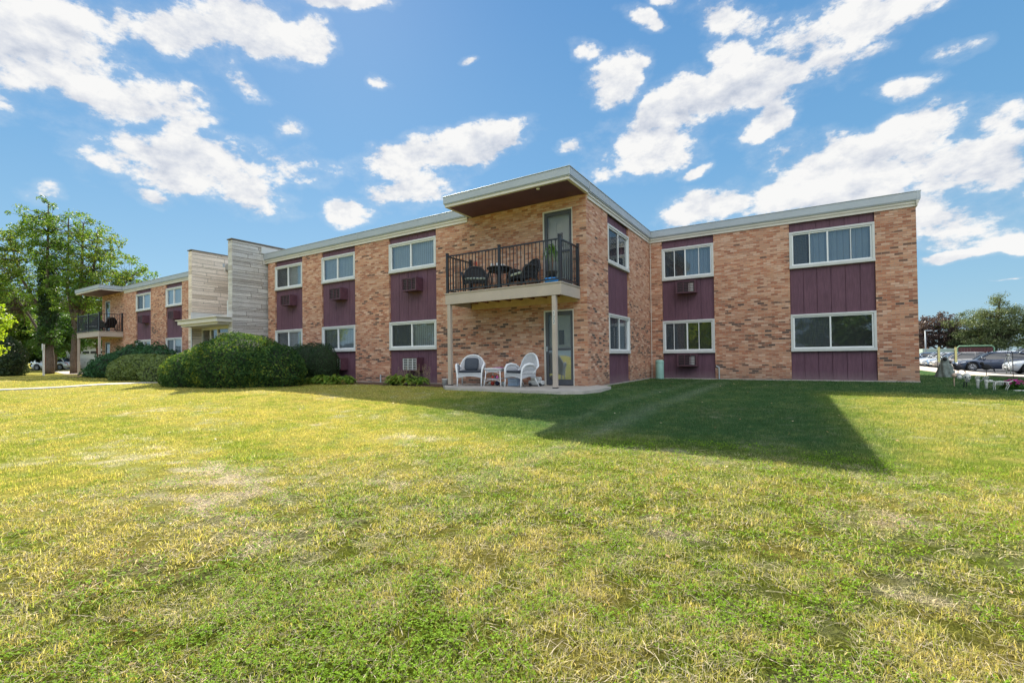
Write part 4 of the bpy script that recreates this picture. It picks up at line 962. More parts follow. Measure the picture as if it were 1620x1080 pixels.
L_BOX = leaf_mat('olive_bush_leaf', [(.075,.115,.035),(.14,.20,.06),(.22,.28,.09)], .3, .5, .3)
shrub('rounded_bush', 'large rounded evergreen bush left of the dark clipped hedge', [(-11.3,-3.3,.55,2.05,1.45,1.18),(-12.9,-3.75,.30,1.6,1.15,.95),(-10.1,-2.9,.42,1.15,1.1,.95),(-12.2,-2.8,.7,1.6,1.2,1.0)], 64000, .040, L_BUSH, None, .035, .5, 4, .7, 5)
shrub('hedge', 'dark clipped yew hedge between the big bush and the grey air conditioner', [(-10.9,-.85,.62,1.05,.55,.82),(-10.1,-.90,.60,.62,.55,.80),(-11.6,-.85,.60,.62,.55,.82)], 26000, .028, L_YEW, None, .04, .35, 5)
GS = 'shrubs along the far wing'
shrub('juniper_shrub', 'spreading dark green juniper nearest the far balcony', [(-27.6,-1.5,.45,2.4,1.1,.85),(-25.6,-1.3,.75,1.9,1.0,1.0),(-23.6,-1.2,.8,1.5,.9,.85),(-29.6,-1.6,.2,1.3,.8,.5)], 26000, .075, L_JUN, GS, .13, .28, 6, .8, 6)
shrub('mounded_shrub', 'olive green mounded shrub in front of the spreading juniper', [(-21.9,-2.6,.30,1.7,1.0,.85),(-20.6,-2.5,.35,1.0,.9,.80)], 22000, .042, L_BOX, GS, .03, .5, 7)
shrub('mounded_shrub', 'small olive mounded shrub against the left side of the big bush', [(-18.1,-2.9,.25,1.3,.8,.85),(-17.0,-2.7,.3,.9,.8,.8)], 15000, .040, L_BOX, GS, .03, .5, 8)
L_CONE = leaf_mat('dark_arborvitae', [(.010,.028,.012),(.022,.05,.02),(.10,.14,.05)], .2, .5, .3)
shrub('evergreen_shrub', 'dark bushy evergreen at the left edge below the yellow green branch', [(-42.8,-5.0,.6,2.4,1.8,1.5),(-40.6,-3.6,.9,1.3,1.2,1.75)], 26000, .07, L_CONE, None, .10, .45, 9)
L_HOSTA = leaf_mat('hosta_leaf', [(.06,.13,.02),(.12,.24,.03),(.24,.33,.05),(.30,.16,.05)], .35, .4, .4, 3)
def hosta(label, crowns, n, seed, s0=.10, asp=.5):
    rg = random.Random(seed); cx_ = sum(c[0] for c in crowns)/len(crowns); cy_ = sum(c[1] for c in crowns)/len(crowns)
    t = thing('hosta_clump', label, 'plant', (cx_, cy_, gz(cx_, cy_)), 0, 'leafy clumps along the wall'); m = MB(); st = MB()
    for k in range(n):
        bx_, by_, hh = rg.choice(crowns); bx_ -= cx_; by_ -= cy_; a = rg.uniform(0, 6.28); l = rg.uniform(.10,.32); z = rg.uniform(.3,1)*hh*(1-.5*(l/.32)**2)
        c0 = Vector((bx_+l*math.cos(a), by_+l*.8*math.sin(a), z)); d = Vector((math.cos(a), math.sin(a), rg.uniform(-.5,.1))).normalized(); w = Vector((-math.sin(a), math.cos(a), rg.uniform(-.2,.2))).normalized(); s_ = s0*rg.uniform(.7,1.3)
        up_ = Vector((0,0,1)); A_p = c0-d*s_; T_ = c0+d*s_-up_*s_*.35
        m.add([A_p, c0-d*s_*.3+w*s_*asp+up_*s_*.10, c0+d*s_*.4+w*s_*asp*.7, T_, c0+d*s_*.4-w*s_*asp*.7, c0-d*s_*.3-w*s_*asp+up_*s_*.10, c0], [(0,1,6),(1,2,6),(2,3,6),(3,4,6),(4,5,6),(5,0,6)])
        if k % 4 == 0: st.tube([(bx_,by_,0),(bx_+l*.5*math.cos(a),by_+l*.4*math.sin(a),z*.8),A_p], .005, 4, False)
    m.build('leaves', L_HOSTA, t); st.build('stems', L_HOSTA, t); return t
hosta('hosta clump with browning leaves between the big bush and the wide brick pier', [(-9.75,-1.35,.34),(-9.3,-1.45,.36),(-8.85,-1.30,.36),(-8.45,-1.15,.32),(-9.9,-1.6,.26)], 700, 2)
hosta('bright green leafy clump under the white air conditioner by the patio', [(-6.65,-.75,.34),(-6.3,-.85,.38),(-5.9,-.78,.38),(-5.55,-.62,.30)], 620, 5, .09, .38)
# dry seed stalks over the second clump
t = thing('seed_stalks', 'dry wispy seed stalks rising behind the bright green clump', 'plant', (-6.1,-.45,gz(-6,-.45))); m = MB(); rg = random.Random(4)
for k in range(26):
    x = rg.uniform(-.75,.8); h = rg.uniform(.4,.72); m.tube([(x,rg.uniform(-.1,.1),0),(x+.02,0,h*.6),(x+rg.uniform(-.08,.08),0,h)], .0035, 4, False)
    for q in range(7): a = rg.uniform(.5,1)*h; m.sphere((x+rg.uniform(-.05,.05),rg.uniform(-.03,.03),a), .009, 5, 4)
m.build('stalk', simple('dry_stalk', (.28,.22,.13), .9), t)
# mulch strip along the wall
MULCH = concrete_mat('brown_mulch', (.06,.035,.022), (.14,.085,.055), 30)
def mulch(x0, x1, y0, y1, nm='mulch_bed'):
    m = MB(); n = int((x1-x0)/.25)
    def f(u, v): x = x0+(x1-x0)*u; y = y1+(y0-y1)*v+(.06*math.sin(x*3.1)+.04*math.sin(x*7.7))*v; return (x, y, gz(x,y)+.014+.02*random.random()*(1-v))
    m.grid(f, n, 5); o = m.build(nm, MULCH, None, True, kind='structure'); return o
mulch(-15.2, -4.1, -1.05, -.02); mulch(-34, -19.4, -2.2, -.02)

# trees: trunks with limbs, leaf clusters hung on the limb ends
def tree(name, label, base, trunks, lobes, ncl, nlf, size, mat, bark, group=None, seed=1, crad=.6, cat='tree', zsq=.62, hollow=.45, asp=.55):
    """trunks: [(list of points, list of radii)] relative to base; lobes: ellipsoids rel. to base"""
    rg = np.random.default_rng(seed); z0 = gz(base[0], base[1]) if len(base) == 2 else base[2]; t = thing(name, label, cat, (base[0], base[1], z0), 0, group)
    trk = MB()
    nodes = []
    for pts, rad in trunks:
        P_ = [Vector(p) for p in pts]; fine = []; rf_ = []
        for i in range(len(P_)-1):
            for q in range(4):
                f_ = q/4; p_ = P_[i].lerp(P_[i+1], f_)+Vector(rg.normal(size=3))*rad[i]*.10*(1 if q else 0); fine.append(p_); rf_.append(rad[i]*(1-f_)+rad[i+1]*f_)
        fine.append(P_[-1]); rf_.append(rad[-1]); trk.tube(fine, rf_, 10); nodes += [(p_, r_) for p_, r_ in zip(fine, rf_)][5:]
    cl = []; vol = np.array([e[3]*e[4]*e[5] for e in lobes]); vol = vol/vol.sum()
    for e, k in zip(lobes, np.maximum(1, (vol*ncl)).astype(int)):
        d = rg.normal(size=(k,3)); d /= np.linalg.norm(d, axis=1)[:,None]; r_ = hollow+(1-hollow)*rg.uniform(0,1,(k,1))**.7
        cl.append(np.array(e[:3])+d*r_*np.array(e[3:6]))
    cl = np.concatenate(cl); NP = np.array([tuple(p_) for p_, _ in nodes]); br = MB()
    for c_ in cl:
        dd = np.linalg.norm((NP-c_)*(1,1,1.0)+np.array([0,0,0]), axis=1)+np.maximum(0, NP[:,2]-c_[2]+.3)*.45; i = int(np.argmin(dd)); p_, r_ = nodes[i]
        mid = Vector(((p_.x+c_[0])/2, (p_.y+c_[1])/2, p_.z*.35+c_[2]*.65-.0))+Vector(rg.normal(size=3))*.12
        L_ = dd[i]; r0 = min(r_*.5, .014+.009*L_)
        if L_ < 12: br.tube([p_, mid, Vector(c_)], [r0, r0*.6, .006], 5, False)
    trk.build('trunk', bark, t, True); br.build('branches', bark, t, True)
    n = nlf*len(cl); ci = rg.integers(0, len(cl), n); off_ = rg.normal(size=(n,3)); off_ *= (rg.uniform(0,1,(n,1))**.33)/np.linalg.norm(off_, axis=1)[:,None]
    rad_ = crad*rg.uniform(.55,1.3,len(cl))[ci][:,None]; P = cl[ci]+off_*rad_*(1,1,.75)
    Q = off_+np.array([0,0,.5]); Q /= np.linalg.norm(Q, axis=1)[:,None]
    V_, F_ = leaf_quads(P, Q, size, rg, .9, asp); np_mesh('crown', V_, F_, None, (mat,), False, None, t); return t
BARK = bark_mat('grey_brown_bark', (.05,.038,.03), (.17,.13,.10)); BARKR = bark_mat('red_brown_bark', (.07,.025,.018), (.20,.08,.055))
L_TREE = leaf_mat('maple_leaf', [(.040,.09,.018),(.070,.15,.026),(.11,.20,.035),(.17,.25,.045),(.26,.25,.06)], .55, .5, .3, .22)
L_TREE2 = leaf_mat('ash_leaf', [(.030,.075,.018),(.05,.115,.025),(.09,.17,.03)], .45, .5, .3, .3)
L_YG = leaf_mat('yellow_green_leaf', [(.16,.30,.02),(.30,.42,.03),(.42,.46,.05)], .55, .5, .3, .8)
L_DK = leaf_mat('dark_background_leaf', [(.02,.05,.015),(.045,.09,.022),(.08,.13,.03)], .4, .5, .3, .15)
L_PUR = leaf_mat('purple_leaf', [(.045,.030,.036),(.085,.055,.06),(.20,.14,.13)], .3, .45, .4, .5)
L_PINE = leaf_mat('pine_needle', [(.06,.085,.045),(.13,.17,.07),(.26,.30,.11)], .25, .5, .3, .3)
GT = 'trees beyond the far wing'
tree('maple_tree', 'tall multi stemmed tree with open green crown beside the far balcony', (-42.6,.6),
  [([(0,0,0),(.0,.0,2.6),(.25,.1,5.0),(.6,.2,8.0),(1.0,.2,11.5)],[.33,.24,.20,.11,.04]),
   ([(.1,0,3.2),(1.2,.5,6.2),(2.0,.6,8.6),(2.6,.6,10.4)],[.16,.11,.07,.03]), ([(-.1,0,3.6),(-.6,-.3,6.5),(-.8,-.2,9.5),(-.8,-.2,12.2)],[.16,.12,.07,.03]),
   ([(.0,.2,2.8),(1.9,1.3,5.0),(4.2,2.0,7.2)],[.12,.08,.03])],
  [(.6,0,9.5,2.6,2.6,3.2),(3.0,.6,7.8,2.6,2.6,2.9),(4.9,1.6,6.6,2.2,2.2,2.2),(1.5,.4,6.0,3.2,2.8,2.2),(-.2,0,6.6,2.4,2.4,2.2)], 560, 40, .078, L_TREE, BARK, GT, 21, .36, hollow=.25)
tree('maple_tree', 'tall dark ivy clad tree at the far left of the twin trunks', (-44.0,-.5),
  [([(0,0,0),(-.5,.1,2.2),(-.9,.1,4.5),(-.8,.0,8.0),(-.6,0,12.0)],[.28,.22,.19,.11,.04]), ([(-.9,0,4.3),(-2.2,-1.0,7.2),(-3.2,-1.6,10.4)],[.14,.09,.03]), ([(-.8,0,5),(.3,-.2,8.5),(.4,-.2,13)],[.13,.08,.03]), ([(-.4,0,2.0),(-2.6,-.6,4.6),(-5.0,-1.4,7.2)],[.12,.08,.03])],
  [(-.4,0,11.0,2.6,2.4,2.6),(-3.2,-1.2,9.2,3.0,2.6,2.8),(-5.6,-2.0,6.8,3.0,2.8,2.8),(-1.6,-.4,6.4,2.6,2.4,2.2),(-4.6,-1.6,4.2,2.6,2.4,1.6)], 640, 40, .078, L_TREE, BARK, GT, 22, .37, hollow=.25)
# ivy on the left stem
iv = MB(); t = thing('ivy', 'dark ivy wrapped round the left stem of the tall tree', 'ivy', (-44.9,-.4,2.2)); rg = np.random.default_rng(5)
a_ = rg.uniform(0,6.28,6000); z_ = rg.uniform(-.2,6.5,6000); r_ = .38+.22*rg.uniform(0,1,6000)+.12*np.sin(z_*3)*np.sin(a_*2); P = np.stack([r_*np.cos(a_)+.02*z_, r_*np.sin(a_), z_], -1)
V_, F_ = leaf_quads(P, np.stack([np.cos(a_), np.sin(a_), 0*a_], -1), .07, rg, .6, .7); np_mesh('ivy_leaves', V_, F_, None, (L_YEW,), False, None, t)
m = MB(); m.tube([(.3,0,0),(.1,.1,3),(.35,0,6.4)], .04, 5); m.build('ivy_stem', BARK, t)
tree('yellow_maple', 'yellow green leaved tree whose branch enters at the left edge', (-22.8,-7.95),
  [([(0,0,0),(0,0,1.6),(.3,.1,3.4)],[.16,.13,.05]), ([(0,0,1.4),(.9,.3,2.2),(1.4,.5,2.4)],[.07,.04,.015])],
  [(.2,0,2.6,1.5,1.4,1.2),(1.05,.35,1.75,.85,.8,.75),(-.8,0,1.9,1.2,1.2,1.0)], 110, 70, .055, L_YG, BARK, None, 23, .34)
# background trees
BG = [((-60,3.5),6.5,4.0,'rounded tree far behind the signpost',L_TREE2),((-66,2.2),8.5,4.0,'broad tree far behind the left edge shrub',L_DK),((-76,10.6),8.0,4.6,'leafy tree seen under the far balcony roof',L_TREE2),((-72,8),9.5,5.5,'broad dark tree behind the white garage',L_DK),((-49,9.5),9.0,4.2,'yellowing tree rising behind the roof right of the tall tree',L_TREE),((-52,-1.2),6.0,3.0,'mid green tree behind the dark evergreen shrub',L_TREE2),((-80,2.6),10,5,'far dark tree at the left edge of the photo',L_DK)]
for k, ((x, y), h, r_, lb, mt) in enumerate(BG):
    tree('background_tree', lb, (x, y), [([(0,0,0),(.1,0,h*.35),(.2,.1,h*.7)],[.22,.16,.06]),([(0,0,h*.3),(r_*.4,0,h*.6)],[.1,.04]),([(0,0,h*.3),(-r_*.4,.2,h*.6)],[.1,.04])],
      [(0,0,h*.66,r_*.8,r_*.8,h*.32),(r_*.45,0,h*.5,r_*.6,r_*.6,h*.22),(-r_*.45,.2,h*.5,r_*.6,r_*.6,h*.24)], 130, 80, .15, mt, BARK, GT, 40+k, r_*.24)
tree('small_tree', 'small red barked tree seen between the far balcony posts', (-41.5,1.75), [([(0,0,0),(-.1,0,.8),(-.8,.0,2.4)],[.14,.11,.05]),([(-.05,0,.7),(.5,.1,1.6),(.9,.1,2.8)],[.09,.06,.03])],
  [(0,0,3.2,1.7,1.6,1.0),(.9,0,2.6,1.2,1.2,.9)], 50, 80, .07, L_TREE2, BARKR, GT, 61, .5)
tree('sapling', 'thin young tree standing right of the white signpost', (-44.5,-.6), [([(0,0,0),(0,0,1.4),(.1,0,2.6)],[.07,.06,.03])], [(0,0,2.8,1.0,1.0,.9)], 26, 70, .07, L_TREE2, BARKR, GT, 62, .4)
for k, (x, y, h, r_, mt) in enumerate(((-92,7.5,11,6.5,L_DK),(-90,11,9,5.5,L_TREE2),(-96,15,12,7,L_DK),(-84,14.5,9,5,L_TREE2),(-78,8.6,6,3.6,L_DK))):
    tree('background_tree', ('far dark tree filling the gap left of the ivy stem','lighter far tree showing between the twin trunks','tall far dark tree behind the garage roof','far light tree right of the garage','low far dark tree beside the garage wall')[k], (x, y), [([(0,0,0),(.1,0,h*.35),(.2,.1,h*.7)],[.3,.2,.06])],
      [(0,0,h*.6,r_*.9,r_*.9,h*.4),(r_*.5,0,h*.3,r_*.7,r_*.6,h*.25),(-r_*.5,.2,h*.3,r_*.7,r_*.6,h*.25)], 120, 80, .24, mt, BARK, GT, 90+k, r_*.24)
# trees across the lawn behind the camera, seen in the window glass
for k, (x, y, h, r_, mt, lb) in enumerate(((-6.5,-36,9,4.5,L_YG,'yellow green tree mirrored in the lower corner window of the right wing'),(-13,-44,11,5.5,L_DK,'dark tree mirrored in the left panes of the corner windows'),(9,-46,8,5,L_TREE2,'green tree mirrored in the wide lower window of the right wing'),(-42,-38,10,6,L_DK,'dark tree mirrored in the window left of the patio'))):
    tree('reflected_tree', lb, (x, y), [([(0,0,0),(.1,0,h*.35),(.2,.1,h*.7)],[.3,.2,.06])], [(0,0,h*.58,r_*.9,r_*.9,h*.38),(r_*.4,0,h*.4,r_*.6,r_*.6,h*.25)], 90, 90, .20, mt, BARK, 'trees mirrored in the windows', 110+k, r_*.24)
# right side: purple tree and broad pine past the parked cars
GR = 'trees beyond the car park'
tree('purple_tree', 'dark purple leaved tree next to the brick corner beyond the cars', (22.4,80,-.8), [([(0,0,0),(.1,0,2.2),(0,.1,5)],[.28,.22,.08]),([(0,0,1.8),(2.2,.3,4.2)],[.14,.05]),([(0,0,1.8),(-2.2,.3,4.2)],[.14,.05])],
  [(0,0,5.1,2.6,2.6,2.3),(-2.4,0,3.6,2.3,2.2,1.9),(2.6,0,3.5,2.4,2.2,1.9),(4.6,0,2.4,1.8,2,1.4)], 330, 45, .12, L_PUR, BARK, GR, 71, .62)
tree('pine_tree', 'broad layered pine tree with tufted top beyond the parked cars', (27.6,78,-.8), [([(0,0,0),(.1,0,4),(.6,0,7),(.9,0,9)],[.4,.3,.16,.06]),([(0,0,2.4),(-3.6,0,4.8),(-6.0,0,5.6)],[.18,.1,.04]),([(0,0,2.6),(4.0,0,5.2),(7.6,0,6.0)],[.18,.1,.04])],
  [(.6,0,8.6,1.3,1.4,1.1),(-1.0,0,6.8,2.6,2.4,.75),(1.9,0,7.0,2.4,2.4,.7),(-2.6,0,5.7,3.6,3.2,.6),(3.6,0,5.9,3.8,3.2,.6),(-1.8,0,4.2,3.8,3.2,.6),(3.0,0,4.4,4.4,3.4,.7),(6.6,0,5.6,2.4,2.2,.5),(0,0,2.9,4.8,3.4,1.2),(.5,0,5.0,3.2,3,1.2)], 640, 60, .13, L_PINE, BARK, GR, 72, .75, hollow=.1, asp=.28)
tree('background_tree', 'dark green tree behind the right side of the layered pine', (35,84,-.8), [([(0,0,0),(0,0,3),(.2,0,5)],[.25,.2,.08])], [(0,0,3.6,3.6,3,2.8),(3.4,0,3.2,3,3,2.4)], 150, 80, .15, L_DK, BARK, GR, 73, .9)
tree('background_tree', 'low dark tree between the purple tree and the layered pine', (28.5,92,-.8), [([(0,0,0),(0,0,2.4),(.2,0,4)],[.25,.2,.08])], [(0,0,3.0,3.2,3,2.2)], 110, 80, .15, L_PUR, BARK, GR, 74, .8)
# ---------------------------------------------------------------- path, sidewalk, car park, far things
def strip(name, pts, w, mat, dz, thick=.10, kind='structure', step=.5):
    m = MB(); P_ = [Vector((*p, 0)) for p in pts]; Q_ = []
    for i in range(len(P_)-1):
        n = max(1, int((P_[i+1]-P_[i]).length/step))
        for k in range(n): Q_.append(P_[i].lerp(P_[i+1], k/n))
    Q_.append(P_[-1]); vs = []
    for i, p in enumerate(Q_):
        d = (Q_[min(i+1,len(Q_)-1)]-Q_[max(i-1,0)]).normalized(); nrm = Vector((-d.y, d.x, 0))
        z = gz(p.x, p.y)+dz
        for s_, zz in ((-1,-thick),(-1,0),(1,0),(1,-thick)): q = p+nrm*s_*w/2; vs.append((q.x, q.y, z+zz))
    F = []
    for i in range(len(Q_)-1):
        a = i*4
        for k in range(3): F.append((a+k, a+k+1, a+k+5, a+k+4))
    m.add(vs, F); return m.build(name, mat, None, False, kind)
strip('path', [(-13,-9.4),(-16.2,-7.6),(-17.0,-6.0),(-17.55,-3.6),(-17.5,-.3)], 1.15, PATHM, .035) if False else None
strip('path', [(-60,-20),(-30,-11.6),(-20.6,-7.6),(-18.6,-6.2),(-17.7,-4.4),(-17.45,-.4)], 1.1, PATHM, .03)
strip('sidewalk', [(13.6,-60),(13.9,10),(14.1,22),(14.0,40),(13.3,90)], 1.9, WALKM, .05)
def far_z(x, y): return gz(x, y)
# car park sheet
pk = MB()
def pf(u, v): x = 15.15+70*u; y = -60+170*v; return (x, y, -.70 if True else 0)
pk.grid(lambda u, v: (15.1+75*u, -60+170*v, gz(15, -60+170*v)*0 - .70), 1, 1); park = pk.build('parking_lot', ASPH, None, False, 'structure')
kb = MB(); kb.bbox(14.95, 15.09, -60, 90, -.9, -.56, .01); kb.build('kerb', WALKM, None, False, 'structure')
ml = MB()
for y in np.arange(16.9, 62, 2.75): ml.box(15.3, 20.2, y-.05, y+.05, -.70, -.696)
ml.build('parking_lines', WHITE, None, False, 'structure')

CARGLASS = simple('car_glass', (.02,.025,.03), .06, spec=.8, var=.05); TYRE = simple('tyre_rubber', (.018,.018,.018), .8); RIM = simple('alloy_rim', (.55,.56,.58), .3, .8, var=.05)
LAMPC = simple('headlight_lens', (.75,.78,.80), .1, var=.05); TAILC = simple('tail_light_lens', (.45,.02,.02), .2); TRIMB = simple('black_trim', (.02,.02,.02), .5); AMBER = simple('amber_lens', (.7,.25,.03), .3)
def carpaint(name, c):
    m, nt = new_mat(name); p = princ(nt, c, .30, .35, None, .5); p.inputs['Coat Weight'].default_value = .8; p.inputs['Coat Roughness'].default_value = .05; out(nt, p.outputs[0]); return m
def car(name, label, cat, loc, paint, Ln=4.6, W=1.80, H=1.45, kind='sedan', rz=0.):
    """nose towards -X, wheels on z=0"""
    t = thing(name, label, cat, loc, rz, 'cars parked beyond the lawn'); h = W/2; cl = .20
    suv = kind == 'suv'; hat = kind == 'hatch'
    belt = [(.0,.60),(.02,.69),(.08,.76),(.20,.83),(.30,.88),(.55,.92),(.80,.95),(.92,.95 if suv or hat else .93),(.985,.86),(1.,.62)]
    roof_z = [(.26,.0),(.40,.93),(.47,1.0),(.60,1.0),(.72,.95),(.80,.80),(.90,.0)] if not (suv or hat) else [(.24,0),(.36,.93),(.44,1.),(.70,1.),(.86,.93),(.95,.40),(.975,.0)]
    def ip(tab, s_):
        for (a, b), (c_, d) in zip(tab[:-1], tab[1:]):
            if s_ <= c_: return b+(d-b)*max(0,(s_-a))/(c_-a)
        return tab[-1][1]
    axf, axr, wr = .19, .80, .33 if not suv else .37
    sc = (H-.95)/.5; NS = 40
    def plan(s_): return h*(1-.20*max(0,(.12-s_)/.12)**2-.14*max(0,(s_-.90)/.10)**2)
    m = MB(); ST = [i/NS for i in range(NS+1)]
    def low(s_):
        z = cl+.10*max(0,(.06-s_)/.06)+.12*max(0,(s_-.94)/.06); x = s_*Ln
        for ax in (axf, axr):
            dx = x-ax*Ln; 
            if abs(dx) < wr+.07: z = max(z, wr+math.sqrt(max(0,(wr+.07)**2-dx*dx)))
        return z
    vs = []
    for s_ in ST:
        x = s_*Ln; w = plan(s_); zb = ip(belt, s_)*(H/1.45); zl = min(low(s_), zb-.06); zm = zl+(zb-zl)*.45
        sec = [(w*.90,zl),(w*.985,zl+(zm-zl)*.3),(w*1.0,zm),(w*.985,zl+(zb-zl)*.85),(w*.93,zb),(w*.60,zb+.035),(0,zb+.05)]
        full = [(x,-a,b) for a,b in sec]+[(x,a,b) for a,b in reversed(sec[:-1])]; vs += full
    K = 13; F = []
    for i in range(NS):
        for k in range(K-1): F.append((i*K+k, (i+1)*K+k, (i+1)*K+k+1, i*K+k+1))
    F.append(tuple(range(K))); F.append(tuple(reversed([NS*K+k for k in range(K)])))
    m.add(vs, F); body = m.build('body', paint, t, True)
    # undertray fills the inside
    m = MB(); m.box(.25, Ln-.2, -h*.78, h*.78, cl, .62); m.build('underbody', TRIMB, body)
    g = MB(); ss_ = [roof_z[0][0]+(roof_z[-1][0]-roof_z[0][0])*i/26 for i in range(27)]; vs = []
    for s_ in ss_:
        x = s_*Ln; rz_ = ip(roof_z, s_); zb = ip(belt, s_)*(H/1.45)+.0; zt = zb+(H-zb)*rz_; w = plan(s_)*.91; wt = w*(1-.20*rz_)
        vs += [(x,-w,zb-.03),(x,-(w*.45+wt*.55),zb+(zt-zb)*.55),(x,-wt,zt-.03*rz_),(x,0,zt+.012*rz_),(x,wt,zt-.03*rz_),(x,(w*.45+wt*.55),zb+(zt-zb)*.55),(x,w,zb-.03)]
    F = [(i*7+k,(i+1)*7+k,(i+1)*7+k+1,i*7+k+1) for i in range(26) for k in range(6)]; g.add(vs, F); g.build('windows', CARGLASS, t, True)
    # roof skin and pillars in body colour
    rf_ = MB(); a0, a1 = (.415,.745) if not (suv or hat) else (.385,.88); vs = []
    n_ = 14
    for i in range(n_+1):
        s_ = a0+(a1-a0)*i/n_; rz_ = ip(roof_z, s_); zb = ip(belt, s_)*(H/1.45); zt = zb+(H-zb)*rz_+.012; wt = plan(s_)*.91*(1-.20*rz_)+.012
        vs += [(s_*Ln,-wt,zt-.075),(s_*Ln,-wt*.97,zt-.02),(s_*Ln,-wt*.5,zt+.008),(s_*Ln,wt*.5,zt+.008),(s_*Ln,wt*.97,zt-.02),(s_*Ln,wt,zt-.075)]
    rf_.add(vs, [(i*6+k,(i+1)*6+k,(i+1)*6+k+1,i*6+k+1) for i in range(n_) for k in range(5)])
    for sy_ in (-1,1):
        def pt(s_, f_):
            rz_ = ip(roof_z, s_); zb = ip(belt, s_)*(H/1.45); zt = zb+(H-zb)*rz_; w = plan(s_)*.91; return Vector((s_*Ln, sy_*(w+(w*(1-.20*rz_)-w)*f_+.008), zb+(zt-zb)*f_))
        rf_.tube([pt(roof_z[0][0]+.015,.6), pt(.33,.95), pt(a0,1)], .028, 6); e = .885 if not (suv or hat) else .955
        rf_.tube([pt(a1,1), pt((a1+e)/2,.97), pt(e,.6)], .05, 6); rf_.tube([pt(.585,0), pt(.59,.5), pt(.60,1)], .024, 6)
        if suv: rf_.tube([pt(.80,0), pt(.80,.5), pt(.80,1)], .04, 6)
    rf_.build('roof', paint, t, True)
    for sx_ in (axf, axr):
        for sy_ in (-1, 1):
            w_ = thing('wheel', None, None); del w_; 
    return t, h, wr, axf, axr, Ln, H, paint, plan, belt, ip
def finish_car(t, h, wr, axf, axr, Ln, H, paint, plan, belt, ip):
    for ax in (axf, axr):
        for s_ in (-1, 1):
            m = MB(); x = ax*Ln; y0, y1 = s_*(h-.20), s_*(h-.015)
            prof = [(wr*.62,y1-s_*.01),(wr*.70,y1),(wr*.93,y1),(wr,y1-s_*.03),(wr,y0+s_*.02),(wr*.9,y0),(0.01,y0)]
            n = 26; vs = [(x+r_*math.cos(2*math.pi*k/n), y, wr+r_*math.sin(2*math.pi*k/n)) for r_, y in prof for k in range(n)]
            m.add(vs, [(i*n+k, i*n+(k+1)%n, (i+1)*n+(k+1)%n, (i+1)*n+k) for i in range(len(prof)-1) for k in range(n)]); w = m.build('wheel', TYRE, t, True)
            m = MB(); m.tube([(x, y1-s_*.10, wr),(x, y1-s_*.09, wr)], wr*.62, 24); mm = MB(); mm.tube([(x+wr*.64*math.cos(a),y1-s_*.012,wr+wr*.64*math.sin(a)) for a in np.linspace(0,2*math.pi,25)], .014, 5)
            for k in range(10):
                a = 2*math.pi*k/10; mm.tube([(x+wr*.12*math.cos(a),y1-s_*.02,wr+wr*.12*math.sin(a)),(x+wr*.62*math.cos(a),y1-s_*.012,wr+wr*.62*math.sin(a))], [.026,.018], 5)
            mm.tube([(x,y1-s_*.05,wr),(x,y1-s_*.01,wr)], wr*.15, 12); mm.build('rim', RIM, w, True); m.build('brake_disc', ACDARK, w, True)
    for s_ in (-1, 1):
        m = MB(); k0 = .02; zb = ip(belt,.07)*(H/1.45)
        vs = []
        for i in range(7):
            q = .006+.11*i/6; x = q*Ln; w = plan(q); zt_ = ip(belt,q)*(H/1.45)-.035; vs += [(x-.004, s_*(w*.985+.006), zt_-.10+.05*i/6), (x-.004, s_*(w*.95+.006), zt_)]
        m.add(vs, [(2*i,2*i+2,2*i+3,2*i+1) for i in range(6)]); m.build('headlight', LAMPC, t, True)
        m = MB(); vs = []
        for i in range(5):
            q = .925+.07*i/4; x = q*Ln; w = plan(q); zt_ = ip(belt,q)*(H/1.45)-.03; vs += [(x+.004, s_*(w*.99+.006), zt_-.14), (x+.004, s_*(w*.95+.006), zt_)]
        m.add(vs, [(2*i,2*i+2,2*i+3,2*i+1) for i in range(4)]); m.build('tail_light', TAILC, t, True)
        m = MB(); q = .335; y = s_*(plan(q)*.94); m.sphere((q*Ln, y+s_*.10, ip(belt,q)*(H/1.45)+.09), .085, 10, 7, (.6,1,.75)); m.tube([(q*Ln,y-s_*.02,ip(belt,q)*(H/1.45)+.02),(q*Ln,y+s_*.08,ip(belt,q)*(H/1.45)+.06)], .02, 6); m.build('mirror', paint, t, True)
        m = MB()
        for q in (.50,.68): m.box(q*Ln, q*Ln+.17, min(s_*(h+.002),s_*(h+.02)), max(s_*(h+.002),s_*(h+.02)), .80, .83)
        m.build('door_handle', paint, t)
        m = MB()
        for q in (.405,.59,.735): m.box(q*Ln, q*Ln+.010, min(s_*(h*.97),s_*(h+.0045)), max(s_*(h*.97),s_*(h+.0045)), .30, .86)
        m.build('door_seam', TRIMB, t)
    m = MB(); m.box(-.012,.03,-h*.45,h*.45,.30,.42); m.box(-.010,.03,-h*.40,h*.40,.50,.56); m.build('grille', TRIMB, t)
    m = MB(); m.box(-.02,-.011,-.24,.24,.40,.50); m.build('number_plate', WHITE, t)
P_SIL = carpaint('silver_paint', (.58,.60,.62)); P_NAVY = carpaint('dark_slate_paint', (.04,.055,.095)); P_BEI = carpaint('champagne_paint', (.46,.42,.38)); P_WHT = carpaint('white_paint', (.80,.80,.80)); P_BLU = carpaint('steel_blue_paint', (.18,.26,.38)); P_GRY = carpaint('grey_paint', (.30,.34,.40))
CZ = -.70
